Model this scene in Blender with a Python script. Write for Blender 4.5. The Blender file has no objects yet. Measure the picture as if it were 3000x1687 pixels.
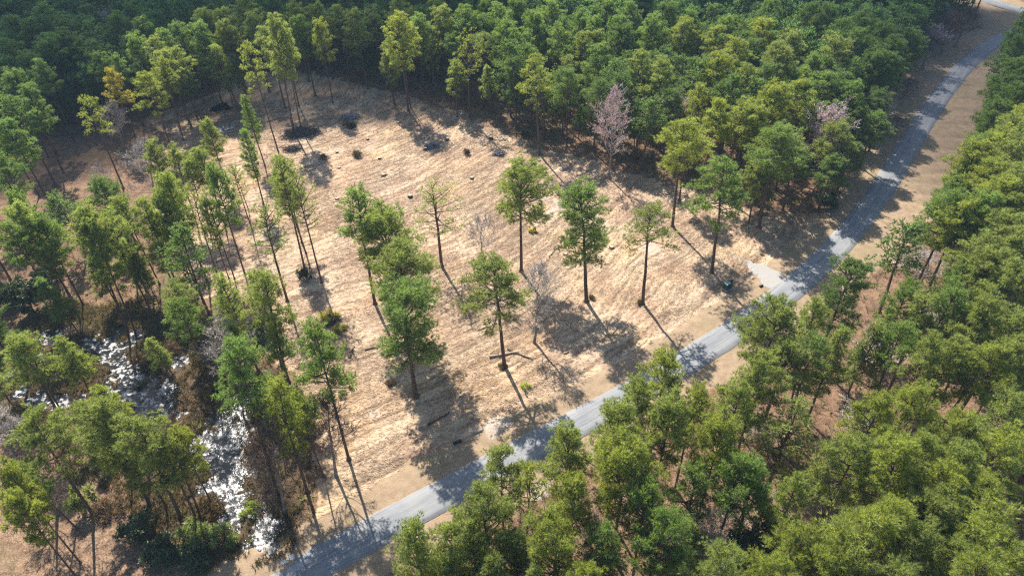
import bpy, math, random
import numpy as np
from mathutils import Vector, Matrix, Quaternion

random.seed(7)
RNG = np.random.default_rng(11)
scn = bpy.context.scene
COL = scn.collection

# ------------------------------------------------------------------ camera, light, exposure
CAM_H = 85.0
FOC = 2000.0                                  # focal length in photo pixels (3000 wide) -> 24 mm
NADIR = (90.0, 2356.5)                        # where plumb lines meet, from the picture centre
dwn = np.array([NADIR[0], -NADIR[1], -FOC]); dwn /= np.linalg.norm(dwn)
upv = -dwn
fwd = np.array([0, 0, -1.0]); fwd = fwd - fwd.dot(upv) * upv; fwd /= np.linalg.norm(fwd)
rgt = np.cross(fwd, upv)
MROT = np.array([rgt, fwd, upv])
cam = bpy.data.cameras.new('camera'); cam_o = bpy.data.objects.new('camera', cam); COL.objects.link(cam_o)
cam.sensor_width = 36; cam.lens = 24; cam.clip_start = 1; cam.clip_end = 6000
mw = Matrix([[*map(float, MROT[i]), 0] for i in range(3)] + [[0, 0, 0, 1]]); mw.translation = (0, 0, CAM_H)
cam_o.matrix_world = mw
scn.camera = cam_o

SUN_AZ, SUN_EL = math.radians(-21.5), math.radians(47.5)
sdir = Vector((math.sin(SUN_AZ) * math.cos(SUN_EL), math.cos(SUN_AZ) * math.cos(SUN_EL), math.sin(SUN_EL)))
world = bpy.data.worlds.new('World'); scn.world = world; world.use_nodes = True
wn = world.node_tree.nodes; wl = world.node_tree.links
sky = wn.new('ShaderNodeTexSky'); sky.sky_type = 'NISHITA'; sky.sun_disc = False
sky.sun_elevation = SUN_EL; sky.sun_rotation = SUN_AZ
wl.new(sky.outputs[0], wn['Background'].inputs[0]); wn['Background'].inputs[1].default_value = 0.095
sl = bpy.data.lights.new('sun', 'SUN'); sl.energy = 5.0; sl.angle = math.radians(0.55); sl.color = (1.0, 0.93, 0.82)
so = bpy.data.objects.new('sun', sl); COL.objects.link(so); so.location = (0, 0, 200)
so.rotation_euler = (-sdir).to_track_quat('-Z', 'Y').to_euler()
scn.view_settings.view_transform = 'Standard'; scn.view_settings.look = 'None'
scn.view_settings.exposure = 1.02; scn.view_settings.gamma = 1.0
scn.render.engine = 'CYCLES'
cy = scn.cycles
cy.max_bounces = 4; cy.diffuse_bounces = 3; cy.glossy_bounces = 2; cy.transmission_bounces = 3
cy.transparent_max_bounces = 4; cy.caustics_reflective = False; cy.caustics_refractive = False
cy.sample_clamp_direct = 5.0; cy.sample_clamp_indirect = 3.0; cy.use_denoising = False; scn.cycles.filter_width = 1.25; cy.use_adaptive_sampling = True; cy.adaptive_threshold = 0.02

# ------------------------------------------------------------------ photo pixel -> world point
TILE = {0: (0, 0), 1: (0, 0), 2: (1000, 0), 3: (2000, 0), 4: (0, 560), 5: (1000, 560), 6: (2000, 560), 7: (0, 1127), 8: (1000, 1127), 9: (2000, 1127)}
def px(t, x, y):
    if t == 0: return (float(x), float(y))
    return (TILE[t][0] + x / 2.576, TILE[t][1] + y / 2.576)
def at(x, y, z=0.0):
    r = MROT @ np.array([(x - 1500) / FOC, -(y - 843.5) / FOC, -1.0])
    k = (z - CAM_H) / r[2]
    return np.array([r[0] * k, r[1] * k, z])
def pix(p):
    c = MROT.T @ (np.array(p, float) - np.array([0, 0, CAM_H]))
    return 1500 + FOC * c[0] / -c[2], 843.5 - FOC * c[1] / -c[2]
def height_of(base, top_y):
    lo, hi = 1.0, 45.0
    for _ in range(30):
        m = (lo + hi) / 2
        if pix((base[0], base[1], m))[1] > top_y: lo = m
        else: hi = m
    return lo

# ------------------------------------------------------------------ noise
def _hash(ix, iy, seed):
    h = (ix.astype(np.int64) * 374761393 + iy.astype(np.int64) * 668265263 + seed * 1442695041) & 0xffffffff
    h = ((h ^ (h >> 13)) * 1274126177) & 0xffffffff
    h = h ^ (h >> 16)
    return (h & 0xffff) / 65535.0
def vnoise(x, y, seed=0):
    ix = np.floor(x); iy = np.floor(y); fx = x - ix; fy = y - iy
    fx = fx * fx * (3 - 2 * fx); fy = fy * fy * (3 - 2 * fy)
    a = _hash(ix, iy, seed); b = _hash(ix + 1, iy, seed); c = _hash(ix, iy + 1, seed); d = _hash(ix + 1, iy + 1, seed)
    return (a * (1 - fx) + b * fx) * (1 - fy) + (c * (1 - fx) + d * fx) * fy
def fbm(x, y, seed=0, oct=4):
    v = 0; a = 0.5; t = 0
    for o in range(oct):
        v = v + a * vnoise(x * 2 ** o, y * 2 ** o, seed + o * 17); t += a; a *= 0.5
    return v / t
def sstep(a, b, x):
    t = np.clip((x - a) / (b - a), 0, 1); return t * t * (3 - 2 * t)

# ------------------------------------------------------------------ mesh helpers
def make_mesh(name, verts, faces, mat=None, smooth=False, attrs=None):
    """faces: (N,3) or (N,4) integer array"""
    verts = np.asarray(verts, np.float32); faces = np.asarray(faces, np.int32)
    me = bpy.data.meshes.new(name); n = faces.shape[1]
    me.vertices.add(len(verts)); me.vertices.foreach_set('co', verts.ravel())
    me.loops.add(faces.size); me.loops.foreach_set('vertex_index', faces.ravel())
    me.polygons.add(len(faces)); me.polygons.foreach_set('loop_start', np.arange(0, faces.size, n, dtype=np.int32))
    me.polygons.foreach_set('loop_total', np.full(len(faces), n, np.int32))
    me.polygons.foreach_set('use_smooth', np.full(len(faces), smooth))
    if attrs:
        for k, v in attrs.items():
            v = np.asarray(v, np.float32)
            if v.ndim == 1:
                a = me.attributes.new(k, 'FLOAT', 'POINT'); a.data.foreach_set('value', v)
            else:
                a = me.attributes.new(k, 'FLOAT_COLOR', 'POINT'); a.data.foreach_set('color', v.ravel())
    me.update(calc_edges=True)
    if mat: me.materials.append(mat)
    return me
class Buf:
    """collects quads and triangles (triangles stored as quads are avoided: two lists)"""
    def __init__(s): s.v = []; s.f = []; s.n = 0; s.t = []
    def add(s, v, f, tone=0.5):
        v = np.asarray(v, float); f = np.asarray(f, int)
        if f.shape[1] == 4: f = np.concatenate([f[:, [0, 1, 2]], f[:, [0, 2, 3]]])
        s.v.append(v); s.f.append(f + s.n); s.n += len(v)
        s.t.append(np.full(len(v), tone) if np.isscalar(tone) else tone)
    def mesh(s, name, mat, smooth=False):
        return make_mesh(name, np.concatenate(s.v), np.concatenate(s.f), mat, smooth, {'tone': np.concatenate(s.t)})
def tube(buf, pts, rad, sides=6, cap=True, tone=0.5):
    pts = np.asarray(pts, float); n = len(pts); rad = np.asarray(rad, float)
    d = np.gradient(pts, axis=0); d /= np.linalg.norm(d, axis=1)[:, None] + 1e-9
    ref = np.array([0, 0, 1.0]) if abs(d[0][2]) < .8 else np.array([1.0, 0, 0])
    u = np.cross(d, ref); u /= np.linalg.norm(u, axis=1)[:, None] + 1e-9
    w = np.cross(d, u)
    a = np.arange(sides) * 2 * math.pi / sides
    ring = (u[:, None] * np.cos(a)[None, :, None] + w[:, None] * np.sin(a)[None, :, None]) * rad[:, None, None] + pts[:, None]
    v = ring.reshape(-1, 3); i = np.arange(n - 1)[:, None] * sides; j = np.arange(sides)[None]; k = (j + 1) % sides
    f = np.stack([i + j, i + k, i + sides + k, i + sides + j], -1).reshape(-1, 4)
    buf.add(v, f, tone)
    if cap and rad[-1] > 0.03:
        c = np.concatenate([ring[-1], pts[-1:]]); ff = [[q, (q + 1) % sides, sides] for q in range(sides)]
        buf.add(c, ff, tone + 0.3)
    if cap and rad[0] > 0.03:
        c = np.concatenate([ring[0], pts[:1]]); ff = [[(q + 1) % sides, q, sides] for q in range(sides)]
        buf.add(c, ff, tone + 0.3)
def box(buf, c, s, rz=0.0, tone=0.5, bev=0.0):
    x, y, z = s[0] / 2, s[1] / 2, s[2] / 2; b = bev
    lay = [(-z, 0), (-z + b, b), (z - b, b), (z, 0)] if b else [(-z, 0), (z, 0)]
    v = []
    for (h, e) in lay:
        ex = x - b + e; ey = y - b + e
        for (p, q) in ((-1, -1), (1, -1), (1, 1), (-1, 1)): v.append((p * ex, q * ey, h))
    v = np.array(v); f = [[3, 2, 1, 0]]
    n = len(lay)
    for i in range(n - 1):
        for j in range(4): f.append([i * 4 + j, i * 4 + (j + 1) % 4, i * 4 + 4 + (j + 1) % 4, i * 4 + 4 + j])
    f.append([(n - 1) * 4 + q for q in range(4)])
    cr, sr = math.cos(rz), math.sin(rz)
    v = np.stack([v[:, 0] * cr - v[:, 1] * sr, v[:, 0] * sr + v[:, 1] * cr, v[:, 2]], 1) + np.array(c)
    buf.add(v, f, tone)
def norm(v): return v / (np.linalg.norm(v, axis=-1, keepdims=True) + 1e-9)

# ------------------------------------------------------------------ materials
def new_mat(name):
    m = bpy.data.materials.new(name); m.use_nodes = True; nt = m.node_tree; nt.nodes.clear()
    out = nt.nodes.new('ShaderNodeOutputMaterial'); return m, nt, out
def N(nt, t, **kw):
    n = nt.nodes.new(t)
    for k, v in kw.items():
        if k.startswith('i_'): n.inputs[int(k[2:])].default_value = v
        else: setattr(n, k, v)
    return n
def mixc(nt, fac, a, b, mode='MIX'):
    n = nt.nodes.new('ShaderNodeMix'); n.data_type = 'RGBA'; n.blend_type = mode
    for idx, val in ((0, fac), (6, a), (7, b)):
        if hasattr(val, 'links'): nt.links.new(val, n.inputs[idx])
        elif idx == 0: n.inputs[0].default_value = val
        else: n.inputs[idx].default_value = (*val, 1)
    return n.outputs[2]
def mathn(nt, op, a, b=None, clamp=False):
    n = nt.nodes.new('ShaderNodeMath'); n.operation = op; n.use_clamp = clamp
    for i, val in enumerate((a, b)):
        if val is None: continue
        if hasattr(val, 'links'): nt.links.new(val, n.inputs[i])
        else: n.inputs[i].default_value = val
    return n.outputs[0]
def noise(nt, scale, detail=3, coord=None, rough=0.55):
    n = nt.nodes.new('ShaderNodeTexNoise'); n.inputs['Scale'].default_value = scale; n.inputs['Detail'].default_value = detail
    n.inputs['Roughness'].default_value = rough
    if coord is not None: nt.links.new(coord, n.inputs['Vector'])
    return n.outputs[0]
def ramp(nt, fac, a, b):
    n = nt.nodes.new('ShaderNodeMapRange'); n.interpolation_type = 'SMOOTHSTEP'
    n.inputs[1].default_value = a; n.inputs[2].default_value = b; nt.links.new(fac, n.inputs[0]); return n.outputs[0]
def attr(nt, name, which=2):
    n = nt.nodes.new('ShaderNodeAttribute'); n.attribute_name = name; return n.outputs[which]

def leaf_mat(name, dark, light, trans, rough=0.5, tfac=0.35, spec=0.04):
    m, nt, out = new_mat(name)
    oi = N(nt, 'ShaderNodeObjectInfo')
    t = attr(nt, 'tone')
    c = mixc(nt, t, dark, light)
    c = mixc(nt, 1.0, c, oi.outputs['Color'], 'MULTIPLY')
    tr = mixc(nt, t, tuple(x * .55 for x in trans), trans)
    tr = mixc(nt, 1.0, tr, oi.outputs['Color'], 'MULTIPLY')
    d = N(nt, 'ShaderNodeBsdfDiffuse'); nt.links.new(c, d.inputs[0])
    tl = N(nt, 'ShaderNodeBsdfTranslucent'); nt.links.new(tr, tl.inputs[0])
    mx = N(nt, 'ShaderNodeMixShader'); mx.inputs[0].default_value = tfac
    nt.links.new(d.outputs[0], mx.inputs[1]); nt.links.new(tl.outputs[0], mx.inputs[2])
    if spec:
        g = N(nt, 'ShaderNodeBsdfGlossy'); g.inputs['Roughness'].default_value = rough; g.inputs[0].default_value = (.9, .95, .8, 1)
        m2 = N(nt, 'ShaderNodeMixShader'); m2.inputs[0].default_value = spec
        nt.links.new(mx.outputs[0], m2.inputs[1]); nt.links.new(g.outputs[0], m2.inputs[2]); mx = m2
    nt.links.new(mx.outputs[0], out.inputs[0]); return m
def plain_mat(name, a, b, scale=3.0, rough=0.9, tint=False, bump=0.0, tone=False, zscale=1.0, metal=0.0):
    m, nt, out = new_mat(name)
    tc = N(nt, 'ShaderNodeTexCoord'); mp = N(nt, 'ShaderNodeMapping'); mp.inputs['Scale'].default_value = (1, 1, zscale)
    nt.links.new(tc.outputs['Object'], mp.inputs[0])
    nz = noise(nt, scale, 5, mp.outputs[0], .65)
    c = mixc(nt, ramp(nt, nz, .3, .7), a, b)
    if tone:
        c = mixc(nt, 1.0, c, mixc(nt, attr(nt, 'tone'), (.45, .45, .45), (1.5, 1.5, 1.5)), 'MULTIPLY')
    if tint:
        oi = N(nt, 'ShaderNodeObjectInfo'); c = mixc(nt, 1.0, c, oi.outputs['Color'], 'MULTIPLY')
    p = N(nt, 'ShaderNodeBsdfPrincipled'); nt.links.new(c, p.inputs['Base Color']); p.inputs['Roughness'].default_value = rough
    p.inputs['Metallic'].default_value = metal
    p.inputs['Specular IOR Level'].default_value = 0.2
    if bump:
        b_ = N(nt, 'ShaderNodeBump'); b_.inputs['Strength'].default_value = bump; b_.inputs['Distance'].default_value = .05
        nt.links.new(nz, b_.inputs['Height']); nt.links.new(b_.outputs[0], p.inputs['Normal'])
    nt.links.new(p.outputs[0], out.inputs[0]); return m

M_NEEDLE = leaf_mat('pine_needles', (.038, .058, .018), (.255, .30, .080), (.68, .80, .17), tfac=.43, rough=.5, spec=.035)
M_YOUNG = leaf_mat('young_needles', (.052, .078, .026), (.24, .285, .085), (.64, .76, .19), tfac=.45, spec=.04)
M_BROADLEAF = leaf_mat('evergreen_leaves', (.022, .038, .015), (.065, .095, .03), (.12, .18, .04), tfac=.3, spec=.06)
M_DRY = leaf_mat('dry_leaves', (.10, .065, .035), (.30, .215, .12), (.22, .15, .07), tfac=.25, spec=0)
M_REDBUD = leaf_mat('red_buds', (.30, .11, .12), (.52, .24, .24), (.45, .2, .2), tfac=.3, spec=0)
M_BARK = plain_mat('pine_bark', (.075, .052, .042), (.17, .115, .085), 4.0, .95, tint=False, bump=.4, zscale=.3)
M_GREYBARK = plain_mat('grey_bark', (.16, .14, .125), (.34, .31, .28), 3.0, .9, bump=.2, zscale=.4)
M_PALETWIG = plain_mat('pale_twigs', (.26, .225, .20), (.50, .45, .41), 3.0, .9, tone=True)
M_PINKTWIG = plain_mat('pinkish_twigs', (.42, .34, .32), (.66, .56, .53), 3.0, .9, tone=True)
M_VIOLETTWIG = plain_mat('violet_twigs', (.13, .11, .13), (.26, .23, .27), 3.0, .95, tone=True)
M_BROWNTWIG = plain_mat('brown_twigs', (.075, .052, .04), (.17, .12, .09), 3.0, .95, tone=True)
M_WOOD = plain_mat('cut_wood', (.28, .22, .16), (.50, .42, .33), 6.0, .85, tone=True)
M_DARKWOOD = plain_mat('dark_wood', (.05, .038, .03), (.13, .10, .08), 5.0, .9, tone=True, bump=.3)

# ------------------------------------------------------------------ ids
def tag(o, label=None, cat=None, group=None, kind=None):
    if label: o['label'] = label
    if cat: o['category'] = cat
    if group: o['group'] = group
    if kind: o['kind'] = kind
    return o
def link(name, me, parent=None, loc=None):
    o = bpy.data.objects.new(name, me); COL.objects.link(o)
    if parent: o.parent = parent
    if loc is not None: o.location = loc
    return o

# ------------------------------------------------------------------ road line (photo edges, both sides)
K = 1 / .8587
EL = [(640, 1440), (900, 1315), (1200, 1150), (1360, 1070), (1600, 960), (1900, 790), (2080, 640), (2180, 510), (2250, 370), (2330, 220), (2400, 140), (2470, 95), (2520, 75)]
ER = [(830, 1439), (1050, 1330), (1330, 1170), (1500, 1085), (1860, 880), (2050, 745), (2150, 640), (2240, 520), (2310, 380), (2385, 250), (2440, 175), (2490, 135), (2530, 113)]
def catmull(P, n=8):
    P = np.asarray(P, float); P = np.concatenate([[2 * P[0] - P[1]], P, [2 * P[-1] - P[-2]]]); out = []
    for i in range(1, len(P) - 2):
        for k in range(n):
            t = k / n; a, b, c, d = P[i - 1:i + 3]
            out.append(.5 * (2 * b + (c - a) * t + (2 * a - 5 * b + 4 * c - d) * t * t + (3 * b - a - 3 * c + d) * t ** 3))
    out.append(P[-2]); return np.array(out)
Lw = np.array([at(x * K, y * K)[:2] for x, y in EL]); Rw = np.array([at(x * K, y * K)[:2] for x, y in ER])
Lc = catmull(Lw, 10)
# centre line: nearest right-edge point for each left-edge point
Rc = catmull(Rw, 30)
ctr = []
for p in Lw:
    d = np.linalg.norm(Rc - p, axis=1); ctr.append((p + Rc[d.argmin()]) / 2)
ctr = np.array(ctr[1:])
d0 = ctr[0] - ctr[1]; d0 /= np.linalg.norm(d0)
ctr = np.concatenate([[ctr[0] + d0 * 70, ctr[0] + d0 * 35, ctr[0] + d0 * 12], ctr])
ctr = np.concatenate([ctr, [ctr[-1] + np.array([10, 7.0]), ctr[-1] + np.array([26, 19.0])]])
for _ in range(2):
    ctr[4:-3] = .25 * ctr[3:-4] + .5 * ctr[4:-3] + .25 * ctr[5:-2]
CL = catmull(ctr, 12)
ROAD_W = 5.3
x0 = at(2915, 8)[:2]; x1 = at(2992, 32)[:2]
dd = (x1 - x0) / np.linalg.norm(x1 - x0)
CL2 = catmull([x0 - dd * 60 + np.array([-6, 8.]), x0 - dd * 25, x0, x1, x1 + dd * 30, x1 + dd * 80 + np.array([8, -14.])], 12)
def dist_line(x, y, line):
    best = np.full(x.shape, 1e9); s = np.cumsum(np.r_[0, np.linalg.norm(np.diff(line, axis=0), axis=1)]); sgn = np.zeros(x.shape)
    for i in range(len(line) - 1):
        a, b = line[i], line[i + 1]; e = b - a; l2 = e.dot(e)
        t = np.clip(((x - a[0]) * e[0] + (y - a[1]) * e[1]) / l2, 0, 1)
        qx = x - a[0] - t * e[0]; qy = y - a[1] - t * e[1]; d = np.hypot(qx, qy)
        m = d < best; best = np.where(m, d, best); sgn = np.where(m, np.sign(e[0] * qy - e[1] * qx), sgn)
    return best, sgn
def inpoly(x, y, poly):
    c = np.zeros(x.shape, bool); n = len(poly)
    for i in range(n):
        x1_, y1_ = poly[i]; x2_, y2_ = poly[(i + 1) % n]
        m = ((y1_ > y) != (y2_ > y)); xx = (x2_ - x1_) * (y - y1_) / (y2_ - y1_ + 1e-12) + x1_
        c ^= m & (x < xx)
    return c
def polydist(x, y, poly):
    d, _ = dist_line(x, y, np.array(list(poly) + [poly[0]])); return np.where(inpoly(x, y, poly), d, -d)
W = lambda pts: np.array([at(a, b)[:2] for a, b in pts])

CLEAR = W([(760, 1700), (1000, 1530), (985, 1400), (930, 1240), (880, 1110), (800, 950), (690, 870), (560, 850), (520, 760), (560, 690), (420, 640), (150, 640), (-60, 640), (-60, 470), (60, 400), (250, 400), (420, 350), (580, 300), (700, 235), (840, 205), (1000, 235), (1150, 275), (1380, 345), (1560, 430), (1760, 480), (1960, 560), (2150, 600), (2350, 640), (2480, 640), (2420, 760), (2100, 1010), (1500, 1320)])
LOWER_LEFT = W([(-100, 1330), (120, 1290), (260, 1330), (330, 1480), (480, 1560), (640, 1620), (560, 1760), (-150, 1760)])
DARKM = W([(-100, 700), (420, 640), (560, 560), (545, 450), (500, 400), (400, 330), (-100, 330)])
SAND = [(px(5, 2330, 430), 2.6), (px(5, 1630, 120), 4.2), (px(5, 1560, 60), 2.5), (px(8, 1150, 330), 2.3), (px(8, 1200, 270), 2.6), (px(6, 1650, 520), 4.0), (px(6, 1720, 470), 3.0), (px(1, 2500, 20), 1.5), (px(8, 230, 230), 1.6), (px(8, 1500, 800), 2.2)]
WATER = [(285, 1010, 4), (330, 1030, 4), (350, 1060, 3.5), (375, 1095, 3.8), (400, 1115, 3), (110, 1050, 2.5), (150, 985, 3), (395, 985, 2), (530, 1055, 2), (120, 1160, 2.8), (60, 1150, 2.2), (190, 1165, 3), (330, 1150, 3.2), (400, 1160, 3.8), (450, 1185, 5), (495, 1200, 4.2), (470, 1150, 3.5), (510, 1260, 3.5), (660, 1235, 4), (690, 1290, 5), (620, 1310, 4.5), (650, 1340, 5), (680, 1370, 4.5), (600, 1290, 3.5), (660, 1410, 4), (650, 1455, 3.3), (680, 1475, 2.7), (665, 1515, 2.7), (770, 1535, 2.3), (770, 1560, 2.4), (777, 1590, 2.2), (760, 1500, 2.0), (700, 1180, 3), (640, 313, 3.6), (612, 318, 2.2), (668, 318, 2.2), (655, 375, 3.2), (640, 385, 2.3), (75, 238, 4), (20, 1105, 1.6)]
def blob_field(x, y, blobs, z=0.0):
    f = np.full(x.shape, -4.0)
    for (bx, by, r) in blobs:
        p = at(bx, by); f = np.maximum(f, 1 - np.hypot(x - p[0], y - p[1]) / (r * .86))
    return f
STREAK_C = np.array([-104.0, 240.0])
def fields(x, y):
    d1, sg = dist_line(x, y, CL); d2, _ = dist_line(x, y, CL2)
    d = np.minimum(d1, d2)
    w1 = fbm(x / 9, y / 9, 3) - .5; w2 = fbm(x / 2.2, y / 2.2, 5) - .5
    cl = sstep(-2.5, 1.5, polydist(x, y, CLEAR) + w1 * 8 + w2 * 4)
    ll = sstep(-4, 3, polydist(x, y, LOWER_LEFT) + w1 * 10 + w2 * 4)
    vw = 7.5 + 5.5 * sstep(85, 130, y) * (sg < 0) + 5 * sstep(120, 190, y)
    vg = 1 - sstep(vw - 1.5, vw + 1.0, d + w2 * 2.0 + w1 * 2)
    wa = blob_field(x, y, WATER) + (fbm(x / 1.5, y / 1.5, 9, 4) - .5) * 2.0 - .02
    marsh = sstep(-.9, .0, blob_field(x, y, [(a, b, r * 2.2) for a, b, r in WATER if r]) + w2 * .8)
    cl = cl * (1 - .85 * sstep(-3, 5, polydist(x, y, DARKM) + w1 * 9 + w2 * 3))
    sand = np.zeros(x.shape)
    for (p, r) in SAND:
        q = at(*p); sand = np.maximum(sand, 1 - (np.hypot(x - q[0], (y - q[1])) / r) ** 2 * .8)
    sand = sstep(.25, .75, sand + w2 * 1.3 * (sand > 0.02)) * .5
    return dict(d=d, sg=sg, cl=cl, ll=ll, vg=vg, wa=wa, marsh=marsh, sand=sand)
WATER_Z = -0.16
def ground_height(x, y, F=None, full=False):
    x = np.asarray(x, float); y = np.asarray(y, float)
    if F is None: F = fields(x, y)
    r = np.hypot(x - STREAK_C[0], y - STREAK_C[1]); th = np.arctan2(y - STREAK_C[1], x - STREAK_C[0])
    rr = r + (fbm(x / 26, y / 26, 21, 3) - .5) * 7 + (fbm(x / 3, y / 3, 22, 2) - .5) * .8
    tt = th * 170
    st = fbm(rr / .55, tt / 9.0, 31, 3) - .5
    st2 = fbm(rr / .42, tt / 3.0, 33, 2) - .5
    clump = fbm(x / .55, y / .55, 35, 2) - .5
    off = sstep(2.9, 5.5, F['d'])
    far = 1 - sstep(200, 320, y)
    patch = .35 + 1.3 * sstep(.35, .65, fbm(x / 8, y / 8, 51, 3))
    z = F['cl'] * (1 - F['vg']) * patch * (st * .11 + st2 * .10 + clump * .08) * off * far
    z = z + (1 - F['cl']) * off * (1 - F['vg']) * ((fbm(x / 2.5, y / 2.5, 41) - .5) * .5 + clump * .15) * far
    z = z + F['vg'] * off * (fbm(x / 1.2, y / 1.2, 43, 3) - .5) * .10
    sw = np.exp(-((F['d'] - 8.2) / 1.3) ** 2) * .35 * sstep(0, .5, F['sg'] * .5 + .5)
    dt = np.exp(-((F['d'] - 9.5) / .8) ** 2) * .7 * sstep(95, 130, y)
    z = z - sw - dt
    z = z - .015
    lo = sstep(-.25, .35, F['wa'])
    z = z * (1 - .6 * lo) - lo * .42 + F['marsh'] * (1 - lo) * .12
    tone = np.clip(.5 + st * 1.5 + st2 * 1.0 + clump * .8, 0, 1)
    return z, tone

# ------------------------------------------------------------------ ground sheet
def axis(lo, hi, a, b, fine, grow=1.09, cap=60):
    pts = list(np.arange(a, b + 1e-6, fine)); s = fine; p = b
    while p < hi: s = min(s * grow, cap); p += s; pts.append(p)
    s = fine; p = a; left = []
    while p > lo: s = min(s * grow, cap); p -= s; left.append(p)
    return np.array(left[::-1] + pts)
def ground_material():
    m, nt, out = new_mat('ground')
    g = N(nt, 'ShaderNodeNewGeometry'); pos = g.outputs['Position']
    big = noise(nt, .09, 4, pos); mid = noise(nt, .6, 5, pos, .65); fine = noise(nt, 4.5, 4, pos, .7); vf = noise(nt, 14, 2, pos, .7)
    za = N(nt, 'ShaderNodeAttribute'); za.attribute_name = 'zone'
    sp = N(nt, 'ShaderNodeSeparateColor'); nt.links.new(za.outputs['Color'], sp.inputs[0])
    tone = attr(nt, 'tone'); sand = attr(nt, 'sand')
    # leaf litter and pine straw under the trees
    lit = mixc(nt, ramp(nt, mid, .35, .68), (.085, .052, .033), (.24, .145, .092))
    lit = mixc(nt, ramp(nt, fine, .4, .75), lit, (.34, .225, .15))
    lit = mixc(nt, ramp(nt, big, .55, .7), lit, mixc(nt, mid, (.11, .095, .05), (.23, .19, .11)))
    # mown straw
    stt = mathn(nt, 'ADD', mathn(nt, 'MULTIPLY', fine, .55), mathn(nt, 'MULTIPLY', tone, .7), True)
    sa = mixc(nt, ramp(nt, stt, .25, .85), (.25, .175, .118), (.54, .42, .30))
    sa = mixc(nt, mathn(nt, 'MULTIPLY', ramp(nt, vf, .5, .72), .5), sa, (.66, .54, .39))
    sb = mixc(nt, ramp(nt, big, .4, .62), sa, mixc(nt, 1.0, sa, (1.0, .90, .83), 'MULTIPLY'))
    sb = mixc(nt, mathn(nt, 'MULTIPLY', ramp(nt, noise(nt, .05, 3, pos), .5, .62), .7), sb, mixc(nt, 1.0, sb, (1.05, 1.03, .86), 'MULTIPLY'))
    sb = mixc(nt, mathn(nt, 'MULTIPLY', ramp(nt, noise(nt, .23, 4, pos), .6, .75), .45), sb, (.27, .25, .11))
    sb = mixc(nt, mathn(nt, 'MULTIPLY', ramp(nt, noise(nt, .14, 5, pos, .65), .50, .64), .6), sb, mixc(nt, fine, (.27, .165, .115), (.44, .31, .225)))
    # verge turf
    ve = mixc(nt, ramp(nt, mid, .3, .7), (.27, .195, .128), (.37, .275, .185))
    ve = mixc(nt, mathn(nt, 'MULTIPLY', ramp(nt, big, .48, .66), .5), ve, mixc(nt, fine, (.20, .165, .085), (.28, .235, .13)))
    ve = mixc(nt, mathn(nt, 'MULTIPLY', ramp(nt, fine, .5, .7), .25), ve, (.25, .17, .10))
    mud = mixc(nt, ramp(nt, mid, .3, .7), (.035, .026, .018), (.15, .10, .06))
    mud = mixc(nt, ramp(nt, fine, .55, .72), mud, (.36, .28, .19))
    snd = mixc(nt, ramp(nt, fine, .3, .7), (.36, .33, .30), (.50, .46, .42))
    def msk(s, n=.35):
        return ramp(nt, mathn(nt, 'ADD', s, mathn(nt, 'MULTIPLY', mathn(nt, 'SUBTRACT', fine, .5), n)), .35, .65)
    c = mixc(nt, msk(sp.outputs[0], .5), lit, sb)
    c = mixc(nt, msk(sp.outputs[2], .8), c, mud)
    c = mixc(nt, msk(sp.outputs[1]), c, ve)
    c = mixc(nt, msk(sand, .9), c, snd)
    p = N(nt, 'ShaderNodeBsdfPrincipled'); nt.links.new(c, p.inputs['Base Color']); p.inputs['Roughness'].default_value = .95
    p.inputs['Specular IOR Level'].default_value = .1
    b = N(nt, 'ShaderNodeBump'); b.inputs['Strength'].default_value = .9; b.inputs['Distance'].default_value = .12
    nt.links.new(mathn(nt, 'ADD', fine, mathn(nt, 'MULTIPLY', vf, .4)), b.inputs['Height']); nt.links.new(b.outputs[0], p.inputs['Normal'])
    nt.links.new(p.outputs[0], out.inputs[0]); return m
def build_ground():
    xs = axis(-2500, 2500, -72, 62, .32); ys = axis(-1500, 3500, 38, 172, .32)
    X, Y = np.meshgrid(xs, ys); x = X.ravel(); y = Y.ravel()
    F = fields(x, y); z, tone = ground_height(x, y, F)
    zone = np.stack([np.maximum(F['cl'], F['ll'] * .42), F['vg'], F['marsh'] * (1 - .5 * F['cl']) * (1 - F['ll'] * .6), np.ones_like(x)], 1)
    nx, ny = len(xs), len(ys); i = np.arange(ny - 1)[:, None] * nx; j = np.arange(nx - 1)[None]
    f = np.stack([i + j, i + j + 1, i + j + nx + 1, i + j + nx], -1).reshape(-1, 4)
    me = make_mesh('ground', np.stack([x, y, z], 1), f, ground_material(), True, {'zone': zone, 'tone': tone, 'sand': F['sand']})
    tag(link('ground', me), kind='structure')
build_ground()

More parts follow.
